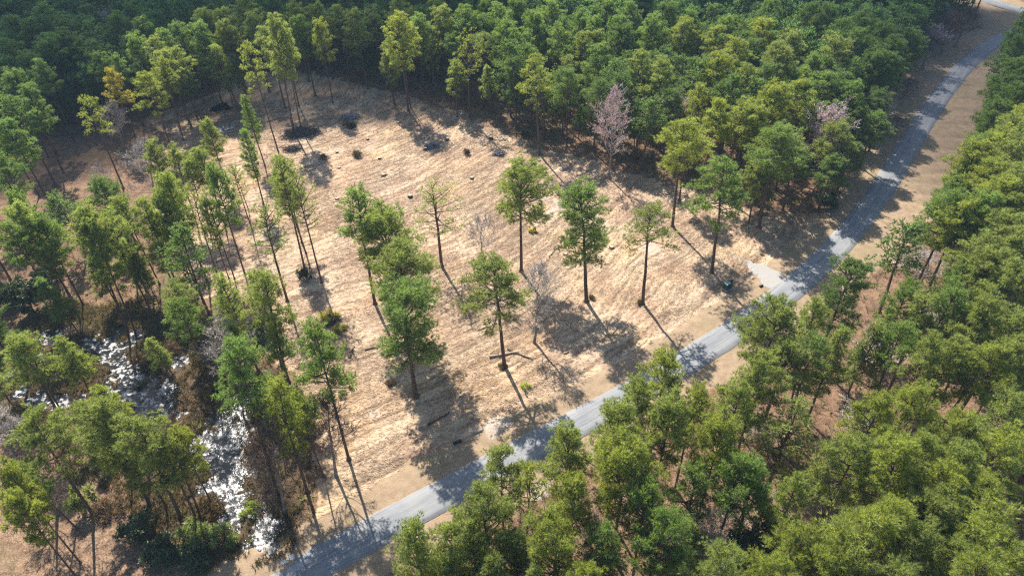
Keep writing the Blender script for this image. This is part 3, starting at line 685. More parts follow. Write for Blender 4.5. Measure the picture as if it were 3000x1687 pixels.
for args in [
    ((361, 551), (252, 283), 4.4, 'umbrella2', 'y', 'bright yellow-green pine alone on the dark shaded grass'),
    ((406, 427), (318, 202), 4.2, 'umbrella', 'o', 'golden orange topped pine at the edge of the shade'),
    ((505, 444), (427, 217), 5.4, 'umbrella', 'y', 'wide bright pine just past the golden orange one'),
    ((538, 411), (481, 186), 3.8, 'round4', 'y', 'small round pine rising behind the wide bright pine'),
    ((592, 355), (532, 206), 4.0, 'round3', 'g', 'compact pine beside the upper puddles'),
    ((862, 392), (800, 62), 5.2, 'round3', 'l', 'tallest pale twin-trunk pine above the dark brush heap'),
    ((883, 380), (825, 95), 3.6, 'tall', 'n', 'slender companion trunk of the tallest pine above the brush heap'),
    ((819, 456), (718, 132), 4.4, 'umbrella2', 'y', 'very long bare trunk leaning between the puddles and the brush heap'),
    ((976, 303), (932, 70), 4.2, 'round', 'y', 'round yellow pine where the bright grass meets the far wood'),
    ((776, 485), (714, 283), 3.0, 'column2', 'g', 'narrow dark pine standing behind the twin narrow pine'),
    ((773, 601), (718, 380), 2.9, 'column2', 'g', 'narrow dark pine in front of its twin above the left thicket'),
    ((670, 560), (606, 357), 3.6, 'round3', 'n', 'mid-size pine with a round top below the puddles'),
    ((718, 805), (621, 501), 3.8, 'round3', 'g', 'deep green pine with a heavy top over the left thicket'),
    ((728, 614), (678, 480), 2.2, 'sparse2', 'n', 'small scraggly pine between the narrow twin and the heavy-topped pine'),
    ((897, 808), (821, 460), 4.4, 'umbrella2', 'n', 'tall pine with a dark bush wrapped round its foot'),
    ((943, 828), (862, 505), 3.6, 'sparse2', 'n', 'thin companion to the tall pine with the dark bush at its foot'),
    ((842, 882), (765, 600), 4.8, 'sparse2', 'g', 'open-crowned pine with many dead side branches in the middle left'),
    ((687, 816), (600, 560), 2.6, 'sparse2', 'n', 'thin straight pine on the bare ground of the left grove'),
    ((609, 828), (488, 522), 4.2, 'round3', 'l', 'stout pale pine at the centre of the left grove'),
    ((640, 816), (560, 560), 3.0, 'sparse2', 'n', 'weak pine right behind the stout pale pine'),
    ((671, 816), (590, 585), 2.4, 'young2', 'n', 'wispy pine crowded against the thin straight pine'),
    ((559, 828), (500, 600), 3.0, 'round2', 'l', 'short pale pine on the marsh side of the left grove'),
    ((1022, 1345), (920, 960), 5.0, 'umbrella', 'g', 'big leaning pine casting its shadow straight across to the road'),
    ((842, 1119), (772, 797), 4.6, 'umbrella', 'n', 'forked pine between the left grove and the marsh'),
    ((602, 1037), (524, 832), 4.2, 'column', 'n', 'ivy-clad dark pine beside the marsh channel'),
    ((730, 1040), (655, 862), 3.6, 'column2', 'l', 'pale bushy pine behind the ivy-clad dark pine'),
    ((373, 960), (246, 622), 5.0, 'round2', 'l', 'broad pale pine with a thick broken-topped trunk over the marsh'),
    ((395, 970), (300, 640), 4.2, 'round', 'l', 'second broad pale pine over the marsh'),
    ((350, 900), (225, 765), 3.6, 'young', 'l', 'low pale pine beside the thick broken trunks'),
    ((530, 880), (450, 719), 4.4, 'round2', 'l', 'dense bright pine hiding the left grove trunks'),
    ((430, 860), (372, 700), 3.2, 'round3', 'l', 'small pale pine behind the dense bright one'),
    ((790, 1370), (687, 996), 5.2, 'umbrella', 'b', 'grey-green pine with bleached branches above the white water'),
    ((900, 1440), (817, 1118), 4.0, 'column2', 'y', 'bright yellow-green pine above the brown bank near the road'),
    ((272, 1507), (85, 1220), 5.0, 'umbrella', 'n', 'bent pine with a vine-covered trunk at the lower left'),
    ((440, 1480), (303, 1193), 4.8, 'round3', 'n', 'bushy pine between the bent pine and the white water'),
    ((528, 1511), (408, 1224), 5.0, 'column', 'n', 'dense tall pine hiding the near edge of the marsh'),
    ((586, 1507), (512, 1282), 3.4, 'sparse2', 'y', 'slim pine with a bare slanting trunk beside the white water'),
    ((575, 1517), (470, 1300), 3.0, 'tall', 'n', 'slim dark trunk next to the bare slanting one'),
    ((186, 1236), (76, 985), 5.0, 'umbrella', 'l', 'spreading pine with twin trunks above the pale marsh'),
    ((200, 1240), (171, 1003), 3.2, 'umbrella2', 'l', 'light pine whose top touches the twin-trunk pine'),
    ((290, 1200), (241, 1045), 3.6, 'round4', 'y', 'low bright pine rising out of the pale marsh'),
    ((70, 1245), (15, 1105), 4.0, 'umbrella2', 'l', 'sparse pine cut by the picture edge above the lower left clearing'),
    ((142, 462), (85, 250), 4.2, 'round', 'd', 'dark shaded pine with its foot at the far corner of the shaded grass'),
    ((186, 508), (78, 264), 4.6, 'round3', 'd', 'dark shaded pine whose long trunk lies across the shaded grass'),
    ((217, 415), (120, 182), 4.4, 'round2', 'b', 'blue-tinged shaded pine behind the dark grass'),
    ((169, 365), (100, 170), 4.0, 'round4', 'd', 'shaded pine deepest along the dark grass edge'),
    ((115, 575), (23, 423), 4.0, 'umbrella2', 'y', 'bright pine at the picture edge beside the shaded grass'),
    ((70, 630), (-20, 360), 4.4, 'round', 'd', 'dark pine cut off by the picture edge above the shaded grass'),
]:
    args = list(args); args[2] *= .88 if 'umbrella' in args[3] else .78
    pine(*args, group=G2)

def bare(base, top, rad, key, label, group=None, cat='bare tree', tint=(1, 1, 1)):
    b = at(*base); h = height_of(b, top[1]); t = at(top[0], top[1], h); ln = (t - b)[:2]; m = np.hypot(*ln)
    if m > .12 * h: ln = ln / m * .12 * h
    placed.append((b[0], b[1], 'x'))
    return copy_thing(key, 'bare_tree', (b[0], b[1], gz(b[0], b[1]) - .05), h, rad, label, cat, group, tint, ln)
G3 = 'leafless trees'
bare((1782, 522), (1799, 265), 4.0, 'maple', 'tall pale maple with red buds standing clear of the wood', G3, 'maple')
bare((1406, 816), (1411, 640), 3.4, 'barethin', 'thin crooked leafless tree beside the broad round pine', G3)
bare((1565, 1003), (1578, 793), 3.8, 'bare', 'grey leafless tree with a dense twig crown beside the umbrella pine', G3)
bare((470, 620), (411, 423), 4.6, 'bare2', 'bleached leafless tree in the left grove in front of the shaded grass', G3)
bare((330, 600), (290, 500), 2.6, 'barethin', 'small pale dead tree on the shaded grass', G3)
bare((365, 445), (335, 300), 3.0, 'bare', 'greyish leafless tree between the bright and golden pines', G3)
bare((690, 1130), (660, 960), 4.0, 'bare2', 'leafless tree tangled among the ivy-clad pines by the marsh', G3)
bare((835, 1500), (805, 1260), 3.6, 'barebrown', 'slender brown leafless tree on the bank beside the white water', G3)
bare((985, 1395), (950, 1180), 3.6, 'barebrown', 'brown leafless tree in the shade of the big leaning pine', G3)
bare((170, 1500), (150, 1340), 4.0, 'barebrown', 'leafless tree on the brown ground below the bent pine', G3)
bare((45, 1330), (20, 1200), 3.4, 'bare', 'leafless tree at the picture edge above the brown ground', G3)
bare((1990, 455), (1975, 285), 4.4, 'maple2', 'faded pink maple half hidden at the wood edge', G3, 'maple')
bare((2402, 530), (2386, 312), 5.0, 'maple2', 'pink-budded maple at the wood edge opposite the road bend', G3, 'maple')
bare((1575, 230), (1570, 145), 2.6, 'maple2', 'dark red budded maple deep in the far wood', G3, 'maple')
bare((2340, 180), (2330, 60), 4.6, 'bare', 'silvery leafless tree rising from the dark far wood', G3)
bare((1780, 160), (1770, 65), 4.4, 'bare', 'grey leafless tree in the middle of the far wood', G3)
bare((2555, 400), (2545, 265), 3.6, 'bare2', 'leafless tree in the dark wood near the upper road', G3)
bare((2700, 830), (2680, 745), 3.0, 'bare2', 'tangled leafless tree under the pines beside the road bend', G3)
bare((2560, 1075), (2575, 1000), 3.6, 'bare2', 'pinkish leafless tree in the gap of the roadside pines', G3)
bare((2100, 1640), (2070, 1520), 4.4, 'bare2', 'pale leafless tree low in the roadside wood', G3)
bare((792, 1420), (785, 1300), 2.8, 'barebrown', 'brown leafless tree over the dark end of the white water', G3)
bare((340, 215), (330, 40), 4.6, 'bare2', 'ghostly leafless tree in the shaded wood at the upper left', G3)

for (t, x, y, dy, r, key, lab) in [(9, 430, 360, 150, 3.0, 'bare2', 'pale leafless tree under the forked lime crown in the lower-right wood'), (9, 620, 470, 90, 2.6, 'bare', 'small pinkish leafless tree in a gap of the lower-right wood'), (9, 1000, 600, 110, 3.2, 'barebrown', 'brown leafless tree above the orange gap of the lower-right wood'), (9, 120, 1320, 160, 4.2, 'bare2', 'large grey twiggy tree at the foot of the lower-right wood'), (8, 1850, 1200, 110, 3.0, 'barebrown', 'brown twiggy tree between the roadside crowns near the picture bottom'), (6, 1850, 1020, 90, 3.2, 'bare', 'silvery leafless tree in the wood outside the road bend'), (9, 1320, 330, 90, 3.0, 'bare2', 'whitish leafless tree in the middle of the lower-right wood'), (6, 1480, 1260, 110, 3.4, 'maple2', 'pinkish maple in the roadside gap below the bend'), (8, 1330, 880, 130, 2.4, 'barethin', 'thin grey dead tree among the first roadside pines'), (2, 560, 640, 150, 2.4, 'barebrown', 'brown leafless sapling at the far clearing edge by the pale log'), (2, 1330, 760, 170, 2.6, 'bare', 'grey leafless sapling at the far clearing edge beside the small-crowned pine'), (2, 1700, 900, 190, 2.8, 'bare2', 'pale leafless sapling between the tiered pine and the maple'), (2, 130, 560, 150, 2.4, 'barebrown', 'brown leafless sapling at the left end of the far belt')]:
    p = px(t, x, y); bare(p, (p[0] + 2, p[1] - dy / 2.576 * 1.6), r, key, lab, G3)

# crown tops read off the photograph: (tile, x, y, height, radius, shape, tint)
TOPS = {
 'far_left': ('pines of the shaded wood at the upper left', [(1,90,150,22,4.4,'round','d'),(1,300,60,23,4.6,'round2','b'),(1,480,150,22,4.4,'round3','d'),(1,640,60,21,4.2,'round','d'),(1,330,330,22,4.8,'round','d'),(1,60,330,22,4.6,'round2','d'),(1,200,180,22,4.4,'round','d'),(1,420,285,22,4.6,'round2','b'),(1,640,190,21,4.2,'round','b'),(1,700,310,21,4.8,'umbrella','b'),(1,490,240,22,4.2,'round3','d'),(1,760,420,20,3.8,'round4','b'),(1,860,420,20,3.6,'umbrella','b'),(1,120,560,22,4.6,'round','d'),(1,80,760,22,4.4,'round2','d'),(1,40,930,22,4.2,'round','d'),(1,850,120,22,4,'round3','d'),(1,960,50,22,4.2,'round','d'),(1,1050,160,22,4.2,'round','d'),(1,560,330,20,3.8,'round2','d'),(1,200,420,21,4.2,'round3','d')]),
 'far_mid_left': ('lit pines at the wood edge beyond the puddles', [(1,1000,290,22,4,'round','g'),(1,1190,240,22,4.4,'umbrella','g'),(1,1130,310,21,4.4,'round2','n'),(1,1240,400,21,4.4,'round','n'),(1,1310,380,20,4,'round2','l'),(1,1550,100,23,4.6,'round3','l'),(1,1480,180,23,4.4,'round3','g'),(1,1680,80,23,4.6,'round','l'),(1,1820,10,23,4.8,'round2','l'),(1,1700,180,22,4.2,'round','n'),(1,1880,130,22,4.2,'round','l'),(1,1650,340,19,3.8,'column2','l'),(1,1490,410,13,2.4,'young','l'),(1,1780,440,14,2.4,'young2','l'),(1,2000,230,22,4,'round2','n'),(1,2120,250,21,4,'round','n'),(1,1350,210,22,4,'round4','d')]),
 'far_belt': ('lit pines along the far edge of the clearing', [(1,2200,30,23,4.4,'round2','l'),(1,2400,40,22,4.2,'round3','l'),(1,2250,150,22,4.4,'round','g'),(1,2540,60,22,4.2,'round2','n'),(2,100,100,22,4.2,'round3','n'),(2,240,60,22,4.0,'sparse2','n'),(2,420,10,23,4.8,'round2','l'),(2,560,130,22,4.4,'round3','g'),(2,700,20,22,4.2,'round','g'),(2,760,75,23,5,'round3','n'),(2,930,60,22,4.6,'round3','g'),(2,1080,10,22,4.2,'round','g'),(2,1200,60,22,4.8,'round2','g'),(2,1270,180,23,4.4,'column','g'),(2,1060,250,20,3.6,'umbrella2','n'),(2,1640,230,21,4,'round2','g'),(2,1830,265,20,4,'round','n'),(2,1910,262,20,3.6,'round2','n'),(2,1960,350,21,5,'round3','g'),(2,1700,430,19,4,'umbrella2','n'),(2,1120,480,14,2.6,'young','l'),(2,670,320,17,2.8,'sparse2','l'),(2,2260,390,21,4.6,'umbrella','n'),(2,2420,440,22,5,'umbrella','n'),(2,2240,800,12,2.8,'young','l'),(2,1600,560,13,2.6,'young2','l'),(2,1530,700,10,2.4,'young','l'),(2,840,480,15,2.6,'young2','l'),(2,330,320,18,3.4,'column2','n'),(2,460,340,18,3.2,'umbrella2','n'),(2,1900,640,12,2.4,'young2','g'),(2,1800,800,9,2.2,'young','g')]),
 'far_back': ('pines of the deep wood behind the far belt', [(2,1600,20,22,4.8,'round2','g'),(2,1450,110,22,4.4,'round','g'),(2,2330,140,22,4.8,'round','g'),(2,2560,170,22,4.8,'umbrella','n'),(2,2000,20,22,4.8,'round','g'),(2,2200,30,22,4.6,'round2','d'),(2,2470,40,22,4.6,'round','d'),(2,1800,100,22,4.4,'round2','d'),(2,2100,150,22,4.6,'round','d'),(2,1330,10,22,4.4,'round','d'),(2,1940,160,22,4,'round3','g'),(3,350,150,20,3.8,'round3','g'),(3,680,20,22,4.4,'round','d'),(3,950,40,22,4.6,'round2','d'),(3,1100,60,22,4.6,'round','d'),(3,1350,100,22,4.6,'round2','d'),(3,1500,200,21,4.4,'round','d'),(3,1600,300,20,4.6,'round3','d'),(3,1760,260,16,4.4,'round3','d'),(3,1450,400,20,4.4,'round','d'),(3,1560,430,19,4.4,'round3','d'),(3,1330,250,22,4.6,'round','d'),(3,1200,160,22,4.2,'round2','d')]),
 'mid_right': ('bright pines massed above the road bend', [(3,40,140,22,4.6,'umbrella','y'),(3,270,210,22,5,'umbrella','y'),(3,620,170,22,5,'round','y'),(3,820,260,21,4.8,'round','n'),(3,280,430,22,5.4,'round','y'),(3,660,350,22,5.4,'round3','n'),(3,150,640,20,4.2,'umbrella','y'),(3,870,610,21,5,'umbrella','y'),(3,700,660,21,4.8,'round','y'),(3,260,750,22,4.4,'umbrella','y'),(3,420,820,21,5,'round2','y'),(3,560,810,20,4.6,'round','y'),(3,740,980,20,5,'round3','n'),(3,600,1250,14,3.6,'round','n'),(3,1180,270,23,4.8,'column','n'),(3,1000,440,20,4.2,'round3','g'),(3,930,540,18,4.2,'round3','g'),(3,1060,560,20,4.4,'column','g'),(3,1200,930,17,4.6,'round3','n'),(3,1380,800,17,4.8,'round3','d'),(3,1150,1180,13,4,'round3','d'),(3,1480,850,14,4.2,'round3','d'),(3,1300,640,20,4.4,'round3','d'),(3,60,960,18,4.2,'round','y'),(3,500,520,19,4,'round2','n'),(3,430,330,21,4.2,'round2','y'),(3,880,1120,15,4.0,'round3','g'),(3,1560,700,15,4,'column','d'),(3,1280,1080,12,4,'round3','d')]),
 'upper_right': ('pines crowding the outer side of the upper road', [(3,2620,120,22,4.6,'round','d'),(3,2570,300,22,4.8,'round','d'),(3,2535,470,21,4.4,'round3','g'),(3,2475,600,20,4.2,'column','d'),(3,2395,760,19,4,'column','g'),(3,2600,830,22,4.8,'round','y'),(3,2495,900,22,4.6,'round','n'),(3,2295,1050,18,4,'column','g'),(3,2425,1010,21,4.6,'round2','y'),(3,2255,1100,20,4.6,'round','y'),(3,2560,1080,22,4.8,'round2','n'),(3,2345,1240,20,4.6,'round','y'),(3,2445,1370,21,5.2,'round','y'),(3,2075,1360,15,4,'round3','g'),(3,2620,1290,22,4.8,'round','n'),(3,2620,500,22,4.6,'round','d'),(3,2560,680,21,4.4,'round3','g'),(3,2175,1240,16,3.8,'round3','d')]),
 'bend': ('pines beside the outer verge of the road bend', [(6,2170,100,22,5,'umbrella','y'),(6,2450,200,22,4.8,'round','n'),(6,2560,330,22,4.8,'round','n'),(6,2300,380,21,4.6,'round2','n'),(6,2200,550,17,4.2,'round3','g'),(6,2400,480,21,4.4,'round','n'),(6,2060,60,21,4.4,'round3','g'),(6,2330,60,22,4.4,'round','g'),(6,2530,560,22,4.6,'round3','n')]),
 'roadside': ('pines overhanging the near side of the road', [(6,720,890,23,5.4,'round','n'),(6,1080,860,22,4.8,'umbrella','n'),(6,1720,730,18,4.4,'round3','g'),(6,1480,1010,18,4.2,'young','n'),(6,620,1290,22,5,'round','n'),(5,2450,1230,23,4.8,'umbrella','y'),(8,2100,170,22,4.4,'round3','n'),(8,1690,350,22,4.4,'round','n'),(8,1180,500,23,4.2,'umbrella','n'),(8,1370,620,22,4.2,'umbrella2','y'),(8,720,970,22,3.6,'column','n'),(8,540,1090,22,4,'column2','n'),(8,900,1010,20,3.6,'column2','l'),(8,1080,880,22,4.6,'round3','n'),(8,2150,480,24,6.0,'round','y'),(8,1760,690,22,4.2,'round3','y'),(8,1640,1010,21,4.2,'column','y'),(8,2330,30,22,4.4,'umbrella','n'),(8,2480,150,23,5,'round','n'),(8,2060,1080,19,4,'round3','g'),(8,1300,1130,18,3.4,'column2','n'),(8,2400,1020,20,4.4,'round3','g'),(8,1850,1340,20,4.2,'round','y'),(8,1400,1370,17,3.2,'young','n'),(8,1120,1250,18,3.4,'column2','n'),(8,780,1290,17,3,'young','n'),(8,2320,760,21,4.6,'round3','g')]),
 'lower_right': ('pines of the sunlit wood at the lower right', [(6,1900,800,21,4.4,'round','n'),(6,2060,790,21,4.4,'round3','g'),(6,2200,900,22,4.6,'round2','n'),(6,2350,860,21,4.4,'round','n'),(6,2540,930,23,5,'round3','n'),(6,820,1120,21,4.4,'round3','n'),(6,1010,1130,20,4.2,'round','g'),(6,1200,1060,19,4,'column2','n'),(6,1720,1010,18,4,'round3','g'),(6,1900,1100,21,4.6,'umbrella','n'),(6,2120,1130,21,4.6,'round','n'),(6,2310,1160,21,4.6,'round2','y'),(6,2550,1180,22,4.8,'round','n'),(9,100,60,22,4.6,'umbrella','y'),(9,420,10,22,4.6,'umbrella','l'),(9,300,330,23,5.2,'round','y'),(9,460,560,22,4.8,'round3','g'),(9,880,130,23,5.2,'round3','n'),(9,1300,430,22,5,'umbrella','n'),(9,1480,110,22,4.8,'umbrella','y'),(9,1760,70,22,4.8,'round2','y'),(9,1880,400,22,4.6,'umbrella','n'),(9,2110,260,22,4.6,'round','y'),(9,2310,240,22,4.6,'round3','n'),(9,2520,90,23,4.8,'round','n'),(9,1740,540,23,5.2,'round3','y'),(9,1990,650,22,4.4,'round','y'),(9,2200,500,22,4.6,'umbrella','n'),(9,2460,440,22,5,'round','y'),(9,1640,900,22,5,'umbrella','y'),(9,1860,870,22,4.4,'round3','n'),(9,2060,780,22,4.6,'round','n'),(9,2260,700,22,4.6,'umbrella','y'),(9,2420,930,23,5,'round','y'),(9,1240,1100,23,5.4,'round','y'),(9,1450,1010,22,4.6,'round3','y'),(9,2090,1150,22,5,'umbrella','n'),(9,2290,1060,22,4.6,'round','y'),(9,990,1210,21,4.6,'round2','y'),(9,1880,1200,22,4.8,'round3','n'),(9,770,1330,22,4.6,'umbrella','y'),(9,1150,1360,22,5,'umbrella','y'),(9,390,1260,21,4.4,'round3','l'),(9,2260,1370,23,5.2,'round','y'),(9,2520,1300,22,4.8,'round','y'),(9,640,990,14,3.4,'holly2','d'),(9,880,700,21,4.2,'umbrella','l'),(9,600,650,21,4.4,'round3','g'),(9,150,620,20,4.2,'round3','g'),(9,70,1130,15,3.4,'young','n'),(9,1640,1350,22,4.8,'round','n')]),
 'left_edge': ('pines massed at the left edge beside the marsh', [(4,50,40,20,3.6,'round','g'),(4,130,120,22,5,'round3','l'),(4,250,210,20,4,'round3','g'),(4,60,250,21,4.2,'round2','g'),(4,780,190,22,4.2,'round2','l'),(4,900,60,20,3.8,'round2','l'),(4,1050,70,20,3.8,'round2','l'),(4,1180,20,21,4,'round3','l'),(4,300,460,16,3.4,'round2','l'),(4,930,360,15,3,'young2','l'),(4,1180,130,17,3.2,'young','l'),(4,330,640,14,3.4,'young','g'),(4,1000,440,13,2.6,'young','l'),(1,1500,1150,18,4,'round3','l'),(1,1740,1250,16,2.8,'sparse2','l'),(1,1270,1150,18,3.6,'round2','n'),(1,2100,1200,20,4.4,'umbrella','l'),(1,2140,1310,19,3.8,'round3','n'),(1,1250,1350,17,3.8,'round','l'),(1,1380,1200,17,3.4,'tall','l'),(1,1100,1100,19,3.8,'round','n'),(4,1880,640,20,3.6,'tall','l'),(4,1680,680,20,3.4,'tall','l'),(4,1350,840,19,4,'round2','g'),(4,2010,940,15,3.2,'young','g'),(4,1750,1000,14,3,'young','l'),(4,1150,1080,10,2.6,'young','l'),(4,430,1150,17,3.4,'umbrella','l'),(7,880,330,18,3.6,'round3','n'),(7,1320,400,16,3.0,'round3','y'),(7,620,140,17,3.6,'umbrella','l'),(7,780,10,17,3.8,'umbrella','y'),(7,180,600,15,3,'round3','g'),(7,30,680,20,3,'round','y'),(7,60,880,19,3,'round','y'),(7,2240,120,17,3.2,'round2','l')]),
}
AREA = {'far_left': 'the shaded upper-left wood', 'far_mid_left': 'the wood beyond the puddles', 'far_belt': 'the far clearing edge', 'far_back': 'the deep far wood', 'mid_right': 'the bright grove above the bend', 'upper_right': 'the wood outside the upper road', 'bend': 'the group beside the bend', 'roadside': 'the near roadside row', 'lower_right': 'the lower-right wood', 'left_edge': 'the marsh-side thicket'}
ORD = ['first', 'second', 'third', 'fourth', 'fifth', 'sixth', 'seventh', 'eighth', 'ninth', 'tenth', 'eleventh', 'twelfth', 'thirteenth', 'fourteenth', 'fifteenth', 'sixteenth', 'seventeenth', 'eighteenth', 'nineteenth', 'twentieth', 'twenty-first', 'twenty-second', 'twenty-third', 'twenty-fourth', 'twenty-fifth', 'twenty-sixth', 'twenty-seventh', 'twenty-eighth', 'twenty-ninth', 'thirtieth']
def label_rows(items):
    """items: list of dicts with px,py,key,tint -> labels by row (from the top of the wood down) and order from the left"""
    rows = max(1, round(len(items) / 9)); items.sort(key=lambda d: d['py']); n = len(items); k = 0
    names = {1: ['row'], 2: ['rear row', 'front row'], 3: ['rear row', 'middle row', 'front row'], 4: ['rearmost row', 'second row back', 'second row from the front', 'front row'], 5: ['rearmost row', 'second row back', 'middle row', 'second row from the front', 'front row'], 6: ['rearmost row', 'second row back', 'third row back', 'third row from the front', 'second row from the front', 'front row']}
    rows = min(rows, 6)
    for r in range(rows):
        part = items[n * r // rows:n * (r + 1) // rows]; part.sort(key=lambda d: d['px'])
        for i, d in enumerate(part):
            d['row'] = names[rows][r]; d['ord'] = ORD[min(i, 29)]
    return items
for area, (grp, lst) in TOPS.items():
    items = []
    for (t, x, y, h, r, key, tint) in lst:
        p = px(t, x, y); items.append(dict(px=p[0], py=p[1], h=h, r=r, key=key, tint=tint))
    label_rows(items)
    for d in items:
        if area in ('lower_right', 'roadside'): d['r'] *= random.uniform(.66, .90); d['h'] += random.uniform(-1.5, 1.5)
        if area == 'left_edge': d['r'] *= .74
        if area == 'lower_right' and d['key'] in ('round', 'round3') and random.random() < .75: d['key'] = random.choice(['round4', 'round2', 'feather', 'feather', 'tall', 'feather2'])
        w = at(d['px'], d['py'], d['h']); dl, _ = dist_line(np.array([w[0]]), np.array([w[1]]), CL)
        for _ in range(6):
            if dl[0] > 6.5: break
            d['h'] -= 1.5; w = at(d['px'], d['py'], d['h']); dl, _ = dist_line(np.array([w[0]]), np.array([w[1]]), CL)
        a = TONEWORD[d['tint']]; s_ = SHAPEWORD.get(d['key'], 'broad')
        nm, ct = ('holly_tree', 'holly tree') if d['key'] == 'holly2' else ('pine_tree', 'pine tree')
        lab = f"{a} {nm.split('_')[0]}, {d['ord']} from left, {d['row']}, in {AREA[area]}"
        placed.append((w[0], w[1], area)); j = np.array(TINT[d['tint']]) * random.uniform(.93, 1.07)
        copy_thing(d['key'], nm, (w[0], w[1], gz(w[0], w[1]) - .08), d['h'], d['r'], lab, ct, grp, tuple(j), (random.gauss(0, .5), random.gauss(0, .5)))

# ------------------------------------------------------------------ the rest of the wood: one mass behind and between the trees above
def wood_mass():
    P = np.array([(a, b) for a, b, _ in placed]); cand = []
    rng = np.random.default_rng(5)
    xs = rng.uniform(-230, 260, 26000); ys = rng.uniform(15, 345, 26000)
    F = fields(xs, ys); cd = polydist(xs, ys, CLEAR); ld = polydist(xs, ys, LOWER_LEFT)
    ok = (cd < -3.5) & (ld < -1) & (F['wa'] < -.15)
    lim = np.where(F['sg'] < 0, 12.5 + 8 * sstep(100, 135, ys), 10.5 + 4 * sstep(110, 160, ys)); ok &= F['d'] > lim
    acc = P.copy(); keep = []
    for i in np.where(ok)[0]:
        p = np.array([xs[i], ys[i]])
        mind = 4.2 if p[1] > 140 else (7.2 if p[0] > 10 else 5.4)
        if p[1] > 196 or (p[0] < -104 and p[1] > 125) or (p[0] > 60 and p[1] > 150): mind = 3.7
        if p[0] < -15 and 52 < p[1] < 92: mind = 10
        if p[0] < -40 and 92 <= p[1] < 140: mind = max(mind, 9)       # the marsh side stays open
        if p[0] < -15 and p[1] <= 52: mind = 9.5
        if p[1] > 300: mind = 7
        if np.min(np.abs(acc[:, 0] - p[0]) + np.abs(acc[:, 1] - p[1])) < mind * .8 or np.min(np.hypot(acc[:, 0] - p[0], acc[:, 1] - p[1])) < mind: continue
        acc = np.vstack([acc, p]); keep.append(p)
    return np.array(keep)
extra = wood_mass()
def tree_source(key, tint, dtone):
    """one low-detail tree as a single mesh (crown, trunk, limbs) to be scattered by geometry nodes"""
    d = RAW[key]; v, f, t = d['crown']; V = [v]; Fc = [f]; T = [np.clip(t + dtone, 0, 1)]; n = len(v); nc = len(f)
    for B in (d['trunk'], d['limbs']):
        bv = np.concatenate(B.v); V.append(bv); Fc.append(np.concatenate(B.f) + n); T.append(np.concatenate(B.t)); n += len(bv)
    Fc = np.concatenate(Fc); me = make_mesh('wood_tree_' + key, np.concatenate(V), Fc, M_NEEDLE, False, {'tone': np.concatenate(T)}); me.materials.append(M_BARK)
    mi = np.zeros(len(Fc), np.int32); mi[nc:] = 1; me.polygons.foreach_set('material_index', mi)
    o = bpy.data.objects.new('wood_tree_' + key, me); o.color = (*tint, 1); return o, d['H'], d['R']
def mass_object(name, pts, keys, hr, rr, tint, label, cat, group=None):
    rng = np.random.default_rng(3); src = [tree_source(k, np.array(tint) * m, dt) for k, m, dt in keys]; n = len(pts)
    me = bpy.data.meshes.new(name); me.vertices.add(n); me.vertices.foreach_set('co', np.c_[pts, np.full(n, -.1)].astype(np.float32).ravel())
    idx = rng.integers(0, len(src), n); h = rng.uniform(*hr, n); r = rng.uniform(*rr, n); H = np.array([s_[1] for s_ in src])[idx]; R = np.array([s_[2] for s_ in src])[idx]
    a = me.attributes.new('which', 'INT', 'POINT'); a.data.foreach_set('value', idx.astype(np.int32))
    a = me.attributes.new('size', 'FLOAT_VECTOR', 'POINT'); a.data.foreach_set('vector', np.stack([r / R, r / R, h / H], 1).astype(np.float32).ravel())
    a = me.attributes.new('turn', 'FLOAT_VECTOR', 'POINT'); a.data.foreach_set('vector', np.stack([rng.normal(0, .03, n), rng.normal(0, .03, n), rng.uniform(0, 6.28, n)], 1).astype(np.float32).ravel())
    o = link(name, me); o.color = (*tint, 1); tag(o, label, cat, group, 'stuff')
    ng = bpy.data.node_groups.new(name + '_scatter', 'GeometryNodeTree'); ng.interface.new_socket('Geometry', in_out='INPUT', socket_type='NodeSocketGeometry'); ng.interface.new_socket('Geometry', in_out='OUTPUT', socket_type='NodeSocketGeometry')
    gi = ng.nodes.new('NodeGroupInput'); go = ng.nodes.new('NodeGroupOutput')
    def named(nm, dt):
        q = ng.nodes.new('GeometryNodeInputNamedAttribute'); q.data_type = dt; q.inputs[0].default_value = nm; return q.outputs[0]
    joins = ng.nodes.new('GeometryNodeJoinGeometry')
    for k, s_ in enumerate(src):
        oi = ng.nodes.new('GeometryNodeObjectInfo'); oi.inputs['Object'].default_value = s_[0]
        q = ng.nodes.new('GeometryNodeInstanceOnPoints'); cmp_ = ng.nodes.new('FunctionNodeCompare'); cmp_.data_type = 'INT'; cmp_.operation = 'EQUAL'; cmp_.inputs[3].default_value = k
        ng.links.new(named('which', 'INT'), cmp_.inputs[2]); ng.links.new(cmp_.outputs[0], q.inputs['Selection']); ng.links.new(gi.outputs[0], q.inputs['Points']); ng.links.new(oi.outputs['Geometry'], q.inputs['Instance'])
        e2r = ng.nodes.new('FunctionNodeEulerToRotation'); ng.links.new(named('turn', 'FLOAT_VECTOR'), e2r.inputs[0]); ng.links.new(e2r.outputs[0], q.inputs['Rotation']); ng.links.new(named('size', 'FLOAT_VECTOR'), q.inputs['Scale'])
        ng.links.new(q.outputs[0], joins.inputs[0])
    ng.links.new(joins.outputs[0], go.inputs[0]); md = o.modifiers.new('scatter', 'NODES'); md.node_group = ng
dense = (extra[:, 1] > 192) | ((extra[:, 0] < -104) & (extra[:, 1] > 125)) | ((extra[:, 0] > 70) & (extra[:, 1] > 165))
print('extra', len(extra), 'dense', dense.sum(), 'placed', len(placed))
